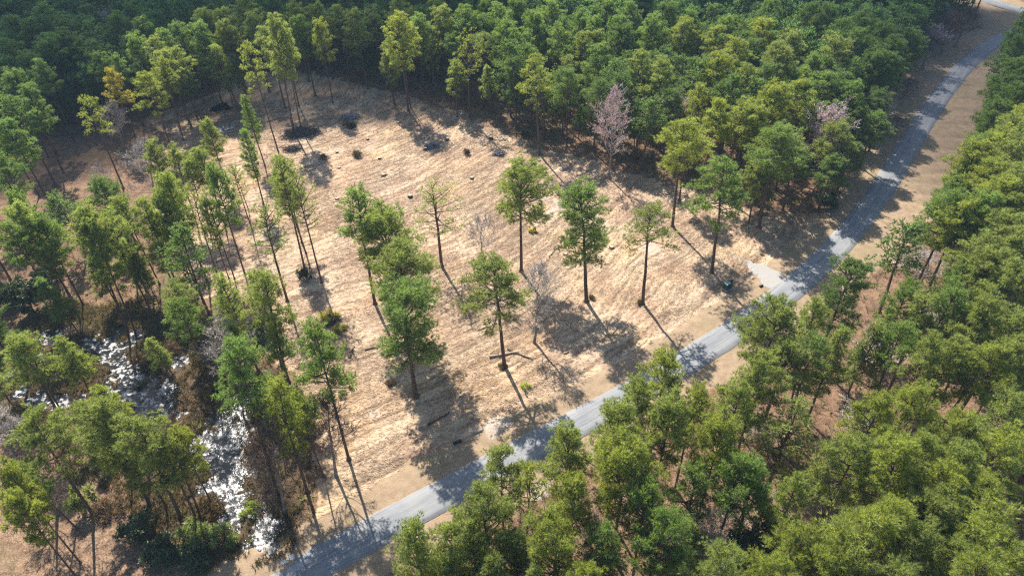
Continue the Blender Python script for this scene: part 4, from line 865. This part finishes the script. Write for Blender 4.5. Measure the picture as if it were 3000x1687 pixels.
mass_object('forest', extra[~dense], [('wood', .9, .1), ('wood2', 1.1, 0), ('wood3', 1.0, -.1), ('feather', .9, -.1), ('round2', 1.05, 0), ('column', .95, -.1)], (14, 22), (3.2, 4.4), (.58, .74, .74), 'crowded evergreen wood filling in behind and between the separate pines', 'forest')
mass_object('far_forest', extra[dense], [('woodfar', .85, 0), ('woodfar2', 1.1, .1), ('wood', 1.0, 0), ('wood3', 1.2, -.1), ('wood2', .8, .05)], (12, 21.5), (3.6, 5.0), (.46, .68, .78), 'dark unbroken evergreen wood closing the view behind the far pines', 'forest')  # blue-teal tint puts distance haze into the foliage colour

# ------------------------------------------------------------------ ground cover nobody could count
def scatter_region(n, lo, hi, test, seed):
    rng = np.random.default_rng(seed); x = rng.uniform(lo[0], hi[0], n); y = rng.uniform(lo[1], hi[1], n); F = fields(x, y)
    m = test(x, y, F, rng); F = {k: v[m] for k, v in F.items()}; x = x[m]; y = y[m]; z, t = ground_height(x, y, F); return x, y, z, t, F, rng
def straw():
    x, y, z, t, F, rng = scatter_region(700000, (-110, 40), (75, 190), lambda x, y, F, r: (F['cl'] * (1 - F['vg']) * (F['d'] > 4) * (1 - F['sand']) * (.45 + .75 * sstep(.36, .60, fbm(x / 6.5, y / 6.5, 52, 4))) > r.uniform(.22, 1.25, len(x))) , 61)
    n = len(x); th = np.arctan2(y - STREAK_C[1], x - STREAK_C[0]) + math.pi / 2 + rng.normal(0, .34, n) + (rng.uniform(0, 1, n) < .25) * rng.uniform(-1.5, 1.5, n)
    el = np.radians(rng.uniform(2, 24, n)); L = rng.uniform(.3, .95, n); w = rng.uniform(.025, .06, n)
    d = np.stack([np.cos(th) * np.cos(el), np.sin(th) * np.cos(el), np.sin(el)], 1); sd = np.stack([-np.sin(th), np.cos(th), np.zeros(n)], 1)
    c = np.stack([x, y, z + .02], 1); v = np.stack([c - sd * w[:, None], c + sd * w[:, None], c + d * L[:, None]], 1).reshape(-1, 3)
    tone = np.repeat(np.clip(rng.normal(.55, .25, n) + (t - .5) * .6, 0, 1), 3)
    M = leaf_mat('straw', (.21, .145, .10), (.58, .44, .315), (.46, .34, .22), tfac=.2, spec=0)
    tag(link('cut_straw', make_mesh('cut_straw', v, np.arange(len(v)).reshape(-1, 3), M, False, {'tone': tone})), 'short tan mown straw lying in combed rows over the clearing', 'straw', kind='stuff')
straw()
M_WEED = leaf_mat('weeds', (.07, .058, .04), (.24, .20, .12), (.18, .15, .08), tfac=.25, spec=0)
def tufts(name, label, cat, n, lo, hi, test, seed, hgt, wid, per, mat, spread=.45):
    x, y, z, t, F, rng = scatter_region(n, lo, hi, test, seed); c = np.stack([x, y, z], 1)
    off = rng.normal(0, .22, c.shape) * [1, 1, 0]; d = norm(np.stack([rng.normal(0, .3, len(x)), rng.normal(0, .3, len(x)), np.ones(len(x))], 1))
    v, f, tt = blades(c + off, d, hgt, wid, np.clip(rng.normal(.5, .2, len(x)), 0, 1), rng, per, spread)
    tag(link(name, make_mesh(name, v, f, mat, False, {'tone': tt})), label, cat, kind='stuff')
tufts('clearing_weeds', 'small grey-brown weeds and broken twigs scattered over the upper clearing', 'weeds', 60000, (-80, 40), (75, 175), lambda x, y, F, r: (F['cl'] > .5) & (F['vg'] < .1) & (F['d'] > 9) & (r.uniform(0, 1, len(x)) < .03 + .30 * sstep(.58, .74, fbm(x / 2.2, y / 2.2, 97)) * sstep(95, 140, y)), 65, .55, .045, 6, M_WEED, .7)
M_REED = leaf_mat('reeds', (.07, .055, .025), (.30, .235, .11), (.30, .24, .10), tfac=.35, spec=0)
tufts('marsh_grass', 'brown and olive sedge tussocks standing between the pools of the marsh', 'grass', 60000, (-95, 36), (-10, 105), lambda x, y, F, r: (F['marsh'] > .3) & (F['wa'] < .12 + .5 * r.uniform(0, 1, len(x)) ** 4) & (F['cl'] < .5) & (F['d'] > 3.5) & (fbm(x / 2, y / 2, 91) > .42), 62, .85, .10, 6, M_REED)
tufts('undergrowth', 'brown leafless brush covering the floor of the woods', 'undergrowth', 60000, (-130, 20), (150, 215), lambda x, y, F, r: (F['cl'] < .15) & (F['ll'] < .3) & (F['wa'] < 0) & (F['vg'] < .2) & (fbm(x / 4, y / 4, 93) > .47) & (r.uniform(0, 1, len(x)) < .6), 63, 1.7, .055, 7, M_DRY, .6)
tufts('green_undergrowth', 'low green saplings and briars between the trunks of the woods', 'undergrowth', 60000, (-130, 20), (150, 215), lambda x, y, F, r: (F['cl'] < .1) & (F['ll'] < .2) & (F['wa'] < -.1) & (F['vg'] < .1) & (fbm(x / 5, y / 5, 95) > .53) & (r.uniform(0, 1, len(x)) < .45), 64, .9, .16, 8, M_YOUNG, .8)

# ------------------------------------------------------------------ bushes one can tell apart
def bush(t, x, y, key, h, r, label, tint=(1, 1, 1), group=None, name='bush', cat='bush'):
    p = px(t, x, y); b = at(*p)
    return copy_thing(key, name, (b[0], b[1], gz(b[0], b[1]) - .05), h, r, label, cat, group, tint)
GB = 'bushes in the open'
bush(2, 1390, 1030, 'bush2', 1.6, 1.5, 'dark green bush alone on the far grass beyond the yellow tiered pine', group=GB)
bush(4, 2310, 660, 'bush2', 2.6, 1.6, 'dark bush wrapped round the foot of the tall left pine', group=GB)
bush(4, 2490, 960, 'greenbush', 2.0, 1.9, 'yellow-green bush low on the left side of the clearing', (1.6, 1.3, .6), GB)
bush(4, 2560, 1050, 'greenbush', 1.6, 1.3, 'smaller yellow-green bush just below the larger one', (1.5, 1.25, .6), GB)
bush(5, 10, 1420, 'greenbush', 1.1, 1.0, 'tiny green bush on the straw near the leaning pine', (.9, .9, .8), GB)
bush(5, 1440, 310, 'greenbush', 1.0, .9, 'low yellow weed clump round the split stump', (1.9, 1.5, .4), GB)
bush(2, 120, 1180, 'drybush', 1.3, 1.5, 'olive dry bush on the pale upper straw near the first stumps', (.7, .75, .6), GB)
bush(1, 2440, 1200, 'drybush', 1.2, 1.1, 'small dry bush beneath the dark brush heap', (.7, .75, .6), GB)
bush(2, 950, 1165, 'drybush', 1.2, 1.1, 'dry brown bush in the middle of the upper straw', (.6, .6, .5), GB)
bush(2, 70, 960, 'drybush2', 1.2, 2.2, 'flat olive thicket under the bluish brush heap', (.5, .55, .5), GB)
bush(8, 370, 0, 'drybush', .8, .9, 'sparse tuft near the wood shadow on the road verge', (.9, .85, .7), GB)
bush(8, 1390, 10, 'greenbush', .9, .9, 'pale weedy tuft beside the small broken branch near the verge', (1.7, 1.6, 1.0), GB)
bush(8, 15, 80, 'greenbush', 1.0, .9, 'little green tuft beside the shadow of the big leaning pine', (.8, .9, .7), GB)
bush(5, 1890, 810, 'drybush', .7, .7, 'weeds at the foot of the dense deep green pine', (.8, .9, .5), GB)
bush(5, 2250, 850, 'drybush', .8, .7, 'weeds at the foot of the slim umbrella pine', (.8, .9, .5), GB)
bush(5, 1215, 1330, 'drybush', .7, .8, 'weeds at the foot of the wide umbrella pine', (.8, .9, .5), GB)
bush(7, 1900, 960, 'greenbush', 2.0, 1.6, 'bright green bush on the bank of the white water', (1.2, 1.2, .7), GB)
bush(7, 1600, 930, 'drybush2', 2.4, 2.4, 'large brown bush at the lower end of the white water', (.75, .7, .5), GB)
bush(6, 1090, 120, 'holly', 4.0, 2.2, 'dark evergreen bush at the wood edge by the shaded bend', (.8, .9, .9), GB)
GE = 'evergreen shrubs at the wood edges'
for (t, x, y, k, h, r, lab) in [(7, 1450, 1180, 'greenbush', 3.0, 2.6, 'pale green shrub mass between the marsh and the road'), (7, 1700, 1150, 'greenbush', 2.6, 2.4, 'light green shrub right beside the culvert pool'), (7, 1250, 1300, 'holly', 3.6, 2.6, 'dark evergreen shrub above the near road verge'), (7, 1500, 1330, 'holly', 3.2, 2.4, 'dark evergreen shrub closest to the near road verge'), (7, 1050, 1150, 'holly', 4.0, 2.4, 'dark evergreen shrub below the dense tall pine'), (7, 650, 930, 'greenbush', 5.0, 2.0, 'vine-covered shrub climbing the bent pine trunk'), (7, 820, 950, 'drybush2', 2.2, 2.4, 'brown shrub on the orange ground beside the bent pine'), (4, 380, 700, 'holly', 4.4, 2.6, 'dark evergreen shrub under the broad pale pine'), (4, 60, 850, 'holly', 4.4, 3.0, 'dark evergreen shrub at the picture edge above the marsh'), (4, 250, 900, 'holly2', 8, 3.0, 'tall dark evergreen between the marsh and the left edge'), (4, 520, 900, 'drybush2', 2.6, 2.6, 'olive shrub standing in the marsh under the broken trunks'), (4, 1250, 1230, 'drybush2', 2.0, 2.4, 'dark brown sedge mound at the bend of the marsh channel'), (4, 1100, 1300, 'drybush2', 1.8, 2.4, 'brown sedge mound beside the bluish pool'), (4, 1960, 1120, 'holly', 3.8, 2.0, 'evergreen shrub beneath the forked pine'), (4, 1330, 350, 'holly', 3.4, 2.6, 'dark shrub hidden behind the stout pale pine'), (7, 1950, 520, 'drybush2', 3.0, 2.8, 'grey-brown shrub on the steep bank of the white water'), (7, 2050, 700, 'barebrown', 5.0, 2.6, 'grey twiggy shrub along the bank of the white water'), (7, 2080, 950, 'barebrown', 4.6, 2.4, 'grey twiggy shrub above the culvert pool'), (7, 1350, 330, 'drybush2', 1.8, 2.8, 'brown sedge mound above the white water'), (7, 1400, 120, 'drybush2', 1.6, 2.6, 'dark sedge mound at the shaded upper end of the white water'),
    (3, 1700, 700, 'barebrown', 4, 3, 'brown twiggy shrub at the wood edge above the bend'), (3, 1600, 1000, 'barebrown', 4, 3, 'brown twiggy shrub hanging toward the road at the bend'), (3, 2000, 240, 'bush2', 2.2, 2.4, 'green shrub beside the upper road ditch'), (3, 1900, 330, 'bush2', 1.8, 2.6, 'pale green shrub at the corner of the far wood'), (6, 1750, 560, 'barebrown', 4, 2.6, 'tan twiggy shrub by the leaning pine of the bend'), (6, 1650, 600, 'barebrown', 3.4, 2.4, 'tan twiggy shrub nearest the bare pinkish ground')]:
    bush(t, x, y, k, h, r, lab, (1, 1, 1) if k != 'greenbush' else (.95, .95, .9), GE)
for i, (x, y, w_) in enumerate([(2180, 20, 'first'), (2280, 30, 'second'), (2400, 60, 'third'), (2480, 10, 'fourth')]):
    pass
# bare violet-grey thicket of the far wood next to the upper road
GV = 'leafless trees of the far wood by the upper road'
k_ = 0
VX = [2130, 2160, 2200, 2640, 2700, 2760, 2800, 2680, 2740, 2600, 2840, 2620, 2580]
VLAB = ['first', 'second', 'third', 'fourth', 'fifth', 'sixth', 'seventh', 'eighth', 'ninth', 'tenth', 'eleventh', 'twelfth', 'thirteenth']
for (x, y) in [(2130, 60), (2160, 20), (2200, 70), (2640, 25), (2700, 40), (2760, 20), (2800, 50), (2680, 80), (2740, 90), (2600, 60), (2840, 30), (2620, 100), (2580, 20)]:
    p = at(x, y, 11); key = ['barebrown', 'barebrown', 'bareviolet'][k_ % 3]; k_ += 1
    copy_thing(key, 'bare_tree', (p[0], p[1], -.1), random.uniform(11, 14), random.uniform(4, 5), f'violet-grey leafless tree, {VLAB[sorted(VX).index(x)]} from left in the thicket by the upper road', 'bare tree', GV, (.9, .85, 1.0))

# ------------------------------------------------------------------ stumps, logs, brush heaps
def stump(t, x, y, r, h, label, tilt=0.0, mat=M_DARKWOOD):
    p = px(t, x, y); b = at(*p); rng = np.random.default_rng(int(x * 7 + y)); o = bpy.data.objects.new('tree_stump', None); COL.objects.link(o)
    o.location = (b[0], b[1], gz(b[0], b[1]) - .06); o.rotation_euler = (tilt, 0, rng.uniform(0, 6)); tag(o, label, 'stump', 'stumps left in the clearing')
    n = 12; bf = Buf(); a = np.arange(n) * 2 * math.pi / n; V = []
    for (zz, k) in ((0, 1.7), (.12, 1.25), (h * .55, 1.02), (h, .97)):
        rr = r * k * (1 + rng.normal(0, .09 if k > 1.1 else .04, n)); V.append(np.stack([np.cos(a) * rr, np.sin(a) * rr, np.full(n, zz) + rng.normal(0, .02, n)], 1))
    V = np.concatenate(V); i = np.arange(3)[:, None] * n; j = np.arange(n)[None]; kk = (j + 1) % n
    bf.add(V, np.stack([i + j, i + kk, i + n + kk, i + n + j], -1).reshape(-1, 4)); link('bark', bf.mesh('bark', mat), o)
    top = V[-n:]; cb = Buf(); cb.add(np.concatenate([top * [.98, .98, 1] + [0, 0, .012], [[0, 0, h + .03]]]), [[q, (q + 1) % n, n] for q in range(n)], .6); link('cut_face', cb.mesh('cut_face', M_WOOD), o)
    rt = Buf()
    for q in range(4):
        an = rng.uniform(0, 6.28); tube(rt, [[math.cos(an) * r * .7, math.sin(an) * r * .7, .16], [math.cos(an) * r * 1.8, math.sin(an) * r * 1.8, .05], [math.cos(an) * r * 2.7, math.sin(an) * r * 2.7, -.04]], [.10, .07, .03], 5)
    link('roots', rt.mesh('roots', mat), o)
for a in [(2, 430, 930, .30, .4, 'small dark stump highest on the pale straw'), (2, 200, 1055, .34, .5, 'dark stump second from the top of the pale straw'), (2, 800, 1060, .42, .7, 'tall dark stump beside the shaded brush pile'), (2, 1130, 1050, .5, .8, 'charred stump under the shade of the far pines'), (2, 290, 1200, .38, .5, 'brown stump with dry weeds round it'), (2, 320, 1325, .42, .35, 'flat grey stump in the middle of the straw'), (2, 985, 1350, .40, .55, 'grey stump with a green tuft behind it'), (2, 635, 1130, .40, .7, 'pale-faced stump at the tip of the brush pile'), (1, 2545, 1155, .30, .5, 'lone dark stump below the brush heap'), (1, 2300, 1260, .38, .4, 'red-brown stump near the left grove'), (1, 2560, 1268, .34, .3, 'low stump at the start of the combed rows'), (5, 520, 45, .5, .7, 'big grey stump above the thin see-through pine'), (5, 335, 145, .42, .5, 'purple-brown stump behind the bright bushy pine'), (4, 2545, 60, .40, .35, 'stump in the bare dirt scrape'), (4, 2322, 180, .40, .5, 'olive stump beside the trunk of the tall left pine'), (5, 2040, 425, .42, .35, 'low weathered stump near the white sand patch'), (5, 1690, 475, .40, .3, 'low rotten stump under the dense deep green pine')]:
    stump(*a)
def split_stump():
    b = at(*px(5, 1462, 310)); o = bpy.data.objects.new('split_stump', None); COL.objects.link(o); o.location = (b[0], b[1], gz(b[0], b[1]) - .1); tag(o, 'broken black stump with splayed limbs in a yellow weed clump', 'stump')
    bf = Buf(); tube(bf, [[0, 0, 0], [.02, .05, .6], [0, .1, 1.5]], [.24, .2, .13], 8); link('bark', bf.mesh('split_bark', M_DARKWOOD), o)
    for (dx, dy) in ((-1.5, -.4), (1.0, -.9)):
        bf = Buf(); tube(bf, [[0, 0, .35], [dx * .5, dy * .5, .3], [dx, dy, .12]], [.13, .10, .06], 6); link('limb', bf.mesh('split_limb', M_DARKWOOD), o)
split_stump()
def log(pa, pb, r, label, mat, knots=True):
    a = at(*pa); b = at(*pb); c = (a + b) / 2; o = bpy.data.objects.new('log', None); COL.objects.link(o); z = gz(c[0], c[1])
    o.location = (c[0], c[1], z); tag(o, label, 'log', 'logs and branches lying on the grass'); bf = Buf(); n = 7; s = np.linspace(0, 1, n)[:, None]
    rng = np.random.default_rng(int(pa[0])); P = (a - c) + (b - a) * s; P[:, 2] = r * .8; P[:, :2] += rng.normal(0, r * .35, (n, 2)); gz_, _ = ground_height(P[:, 0] + c[0], P[:, 1] + c[1]); P[:, 2] += np.maximum(gz_ - z, 0) * .7
    tube(bf, P, np.linspace(r, r * .72, n), 9); link('wood', bf.mesh('log_wood', mat, True), o)
    if knots:
        for q in range(3):
            k = rng.integers(1, n - 1); bf = Buf(); d = norm(rng.normal(0, 1, 3) + [0, 0, .4]); tube(bf, [P[k], P[k] + d * r * 2.2, P[k] + d * r * 3.6], [r * .3, r * .22, r * .12], 5); link('branch_stub', bf.mesh('branch_stub', mat), o)
log(px(5, 1115, 1252), px(5, 1335, 1217), .26, 'pale peeled log behind the trunk of the wide umbrella pine', M_WOOD)
log(px(5, 1252, 1195), px(5, 1450, 1276), .14, 'dark thin log crossing the pale one', M_DARKWOOD)
log(px(5, 175, 1202), px(5, 358, 1158), .17, 'grey log running under the darkest heavy pine', M_DARKWOOD)
log(px(5, 62, 1260), px(5, 97, 1176), .15, 'short log pointing up the slope near the left shade', M_DARKWOOD)
log(px(8, 650, 306), px(8, 812, 214), .17, 'black log across the trunk shadow near the road', M_DARKWOOD)
log(px(5, 1682, 1226), px(5, 1716, 1214), .18, 'short tan log end by itself below the long shadows', M_WOOD, False)
log(px(6, -10, 394), px(6, 88, 396), .10, 'straight thin branch near the leaning ivy pine', M_DARKWOOD)
log(px(5, 1030, 1055), px(5, 1110, 1020), .09, 'thin dark stick left of the wide umbrella pine', M_DARKWOOD, False)
log(px(5, 1565, 498), px(5, 1610, 455), .08, 'thin stick between the broad pine and the dense pine', M_DARKWOOD, False)
log(px(2, 975, 840), px(2, 1018, 875), .13, 'pale fallen branch at the foot of the far small-crowned pine', M_WOOD)
log(px(2, 205, 628), px(2, 300, 660), .13, 'pale log at the far wood edge', M_WOOD)
log(px(1, 2105, 1115), px(1, 2150, 1095), .12, 'pale stick beside the dark brush heap', M_WOOD)
log(px(8, 1385, 60), px(8, 1405, 85), .10, 'small broken branch near the verge', M_DARKWOOD)
def brush(t, x, y, rx, ry, h, n, label, mat):
    b = at(*px(t, x, y)); rng = np.random.default_rng(int(x + y)); o = bpy.data.objects.new('brush_pile', None); COL.objects.link(o); o.location = (b[0], b[1], gz(b[0], b[1]) - .05); tag(o, label, 'brush pile', 'brush piles on the clearing')
    bf = Buf()
    for k in range(n):
        c = rng.normal(0, .42, 2) * [rx, ry]; hz = max(.05, h * (1 - (c[0] / rx) ** 2 * .5 - (c[1] / ry) ** 2 * .5)) * rng.uniform(.1, 1); a = rng.uniform(0, 6.28); L = rng.uniform(.5, 1.5); e = rng.normal(0, .3)
        d = np.array([math.cos(a) * math.cos(e), math.sin(a) * math.cos(e), math.sin(e)]) * L; m = np.array([c[0], c[1], hz + .05]); m2 = m + rng.normal(0, .12, 3)
        p0 = m - d; p1 = m + d; p0[2] = max(p0[2], 0); p1[2] = max(p1[2], 0); tube(bf, [p0, m2, p1], np.array([.06, .045, .015]) * rng.uniform(.5, 1.6), 4, False, rng.uniform(.1, .9))
    link('branches', bf.mesh('heap_branches', mat), o)
    p = rng.normal(0, .45, (260, 3)) * [rx, ry, 0] + [0, 0, h * .3]; v, f, t_ = blades(p, norm(rng.normal(0, 1, (260, 3)) + [0, 0, .6]), .5, .07, rng.uniform(0, .8, 260), rng, 4, .8); link('dead_leaves', make_mesh('dead_leaves', v, f, M_DEADLEAF, False, {'tone': t_}), o)
M_DEADLEAF = leaf_mat('dead_leaves', (.07, .058, .042), (.20, .165, .11), (.08, .06, .03), tfac=.2, spec=0)
M_BRUSHDARK = plain_mat('dark_brush', (.06, .052, .048), (.17, .15, .135), 3, .9, tone=True)
M_BRUSHGREY = plain_mat('grey_brush', (.16, .165, .18), (.36, .36, .38), 3, .9, tone=True)
brush(1, 2270, 1010, 5.0, 3.0, 1.3, 420, 'largest dark brush heap below the twin tall pines', M_BRUSHDARK)
brush(1, 2210, 1130, 2.4, 1.8, .8, 150, 'smaller dark heap spilling below the largest brush heap', M_BRUSHDARK)
brush(2, 65, 890, 2.8, 2.0, 1.0, 240, 'bluish-grey brush heap near the top of the straw', M_BRUSHGREY)
brush(2, 680, 1110, 1.5, 1.2, .8, 120, 'grey brush heap in the first tree shadow on the straw', M_BRUSHGREY)
brush(2, 1190, 1165, 1.2, 1.0, .6, 90, 'small grey brush heap in the second tree shadow', M_BRUSHGREY)
brush(2, 1720, 1420, 1.3, 1.0, .6, 80, 'grey brush heap above the dense deep green pine', M_BRUSHGREY)
brush(4, 2500, 980, 1.5, 1.2, .8, 110, 'dark twig heap under the yellow-green bush', M_BRUSHDARK)

# ------------------------------------------------------------------ utility cabinet, pedestal, marker stake, culvert pipes
M_GREEN = plain_mat('green_enamel', (.035, .075, .062), (.05, .095, .08), 2, .38)
M_GREENLID = plain_mat('pale_green_lid', (.22, .36, .32), (.28, .42, .38), 2, .4)
M_CONC = plain_mat('concrete', (.28, .27, .25), (.42, .41, .38), 5, .9)
M_METAL = plain_mat('dark_metal', (.02, .02, .02), (.05, .05, .05), 5, .5, metal=.5)
M_WHITE = plain_mat('white_plastic', (.62, .62, .66), (.72, .72, .76), 3, .5)
M_VIOLET = plain_mat('faded_violet_print', (.24, .20, .33), (.34, .29, .44), 3, .6)
def cabinet():
    b = at(*px(6, 335, 735)); o = bpy.data.objects.new('utility_cabinet', None); COL.objects.link(o); o.location = (b[0], b[1], .0); o.rotation_euler = (0, 0, math.radians(33)); tag(o, 'dark green ground-mounted transformer cabinet with a pale lid near the road', 'utility cabinet')
    bf = Buf(); box(bf, (0, 0, .05), (1.75, 1.45, .22), bev=.02); link('concrete_pad', bf.mesh('pad', M_CONC), o)
    bf = Buf(); box(bf, (0, .05, .68), (1.5, 1.1, 1.04), bev=.03); link('housing', bf.mesh('housing', M_GREEN), o)
    v = np.array([(-.79, -.62, 1.2), (.79, -.62, 1.2), (.79, .64, 1.26), (-.79, .64, 1.26), (-.75, -.5, 1.32), (.75, -.5, 1.32), (.75, .6, 1.4), (-.75, .6, 1.4)])
    bf = Buf(); bf.add(v, [[0, 1, 5, 4], [1, 2, 6, 5], [2, 3, 7, 6], [3, 0, 4, 7], [3, 2, 1, 0]]); link('hood', bf.mesh('hood', M_GREEN), o)
    bf = Buf(); box(bf, (-.12, .06, 1.385), (1.15, .95, .035), bev=.01); link('lid', bf.mesh('lid', M_GREENLID), o)
    for s in (-1, 1):
        bf = Buf(); box(bf, (s * .37, -.515, .68), (.70, .03, .92), bev=.01); d = link('door', bf.mesh('door', M_GREEN), o)
        h = Buf(); box(h, (s * .08, -.55, .74), (.05, .05, .2), bev=.01); link('handle', h.mesh('handle', M_METAL), d)
    b = at(*px(6, 368, 690)); p = bpy.data.objects.new('cable_pedestal', None); COL.objects.link(p); p.location = (b[0], b[1], -.02); p.rotation_euler = (0, 0, .5); tag(p, 'small pale green cable pedestal beside the transformer cabinet', 'pedestal')
    bf = Buf(); box(bf, (0, 0, .42), (.34, .34, .86), bev=.03); link('post', bf.mesh('pedestal_post', M_GREEN), p)
    bf = Buf(); box(bf, (0, 0, .92), (.40, .40, .16), bev=.05); link('cap', bf.mesh('pedestal_cap', M_GREENLID), p)
cabinet()
def stake():
    b = at(*px(6, 183, 838)); o = bpy.data.objects.new('marker_stake', None); COL.objects.link(o); o.location = (b[0], b[1], -.02); tag(o, 'thin lot stake with a small faded violet plate left of the green cabinet', 'stake sign')
    bf = Buf(); box(bf, (0, 0, .55), (.05, .05, 1.1)); link('post', bf.mesh('stake_post', M_WHITE), o)
    bf = Buf(); box(bf, (0, -.045, .95), (.50, .035, .42), bev=.008); link('plate', bf.mesh('stake_plate', M_VIOLET), o)
    bf = Buf(); box(bf, (0, -.068, .95), (.40, .006, .12)); link('band', bf.mesh('stake_band', M_WHITE), o)
stake()
def culvert(p, ang, label, r=.26, L=1.3, mat=M_METAL):
    b = at(*p); o = bpy.data.objects.new('culvert_pipe', None); COL.objects.link(o); o.location = (b[0], b[1], gz(b[0], b[1]) + .12); o.rotation_euler = (0, 0, ang); tag(o, label, 'culvert pipe')
    n = 16; a = np.arange(n) * 2 * math.pi / n; V = []
    ring = [(0, r), (L, r), (L, r * .85), (.05, r * .85)]
    for (xx, rr) in ring: V.append(np.stack([np.full(n, xx), np.cos(a) * rr, np.sin(a) * rr], 1))
    V = np.concatenate(V); i = np.arange(3)[:, None] * n; j = np.arange(n)[None]; k = (j + 1) % n
    bf = Buf(); bf.add(V, np.stack([i + j, i + k, i + n + k, i + n + j], -1).reshape(-1, 4)); link('barrel', bf.mesh('barrel', mat), o)
    bf = Buf(); V = np.concatenate([V[-n:] + [.02, 0, 0], [[.07, 0, 0]]]); bf.add(V, [[q, (q + 1) % n, n] for q in range(n)]); link('dark_bore', bf.mesh('bore', M_METAL), o)
culvert(px(8, 1062, 340), math.radians(200), 'pipe end with a pale rim poking from the grass beside the white sand patch', mat=M_CONC)
culvert(px(8, 845, 440), math.radians(20), 'pipe end hidden in the dark tree shadow by the road ditch')
culvert(px(6, 602, 714), math.radians(210), 'small black pipe end beside the gravel driveway', .22, .7)
culvert(px(7, 2030, 1220), math.radians(-65), 'pipe mouth where the marsh water runs under the road', .4, 1.2, M_CONC)

# ------------------------------------------------------------------ unseen clouds added overhead to darken the far wood
def cloud(gx, gy, rx, ry, thick, alt, density, rot=0.0, seed=0):
    rng = np.random.default_rng(seed); k = alt / math.tan(SUN_EL); cx = gx + math.sin(SUN_AZ) * k; cyy = gy + math.cos(SUN_AZ) * k
    nu, nv = 36, 20; u = np.arange(nu) * 2 * math.pi / nu; v = np.linspace(-math.pi / 2, math.pi / 2, nv); U, V = np.meshgrid(u, v)
    lump = 1 + .16 * np.sin(3 * U + seed) * np.cos(V) + .10 * np.sin(5 * U + 2 * V + seed * 2) + .06 * np.sin(9 * U - 4 * V)
    x = np.cos(U) * np.cos(V) * rx * lump; y = np.sin(U) * np.cos(V) * ry * lump; z = np.sin(V) * thick * (1 + .2 * np.sin(4 * U) * np.cos(V)); z = np.where(z < 0, z * .35, z)
    P = np.stack([x, y, z], -1).reshape(-1, 3); i = np.arange(nv - 1)[:, None] * nu; j = np.arange(nu)[None]; kk = (j + 1) % nu
    m = bpy.data.materials.get('cloud_vapour_%g' % density)
    if not m:
        m, nt, out = new_mat('cloud_vapour_%g' % density); vol = N(nt, 'ShaderNodeVolumePrincipled'); vol.inputs['Color'].default_value = (1, 1, 1, 1); vol.inputs['Density'].default_value = density; nt.links.new(vol.outputs[0], out.inputs[1])
    o = link('cloud', make_mesh('cloud', P, np.stack([i + j, i + kk, i + nu + kk, i + nu + j], -1).reshape(-1, 4), m, True), None, (cx, cyy, alt)); o.rotation_euler = (0, 0, rot); tag(o, kind='structure')
for c in [(-152, 188, 54, 82, 26, 450, .075, 0, 1), (-5, 237, 165, 58, 26, 450, .085, 0, 2), (157, 174, 70, 72, 24, 450, .034, 0, 3)]: cloud(*c)
def haze():
    bf = Buf(); box(bf, (20, 420, 48.0), (5600, 5600, 104)); m, nt, out = new_mat('haze')
    v = N(nt, 'ShaderNodeVolumePrincipled'); v.inputs['Color'].default_value = (.50, .74, 1.0, 1); v.inputs['Density'].default_value = HAZE; nt.links.new(v.outputs[0], out.inputs[1])
    tag(link('haze', bf.mesh('haze', m)), 'thin blue air over the wood', 'haze', kind='stuff')
HAZE = .00017
haze()
print('OBJS', len(bpy.data.objects), 'TRIS', sum(len(m.polygons) * (1 if m.polygons[0].loop_total == 3 else 2) for m in bpy.data.meshes if m.users and len(m.polygons)), sorted([(len(m.polygons), m.name) for m in bpy.data.meshes])[-22:])
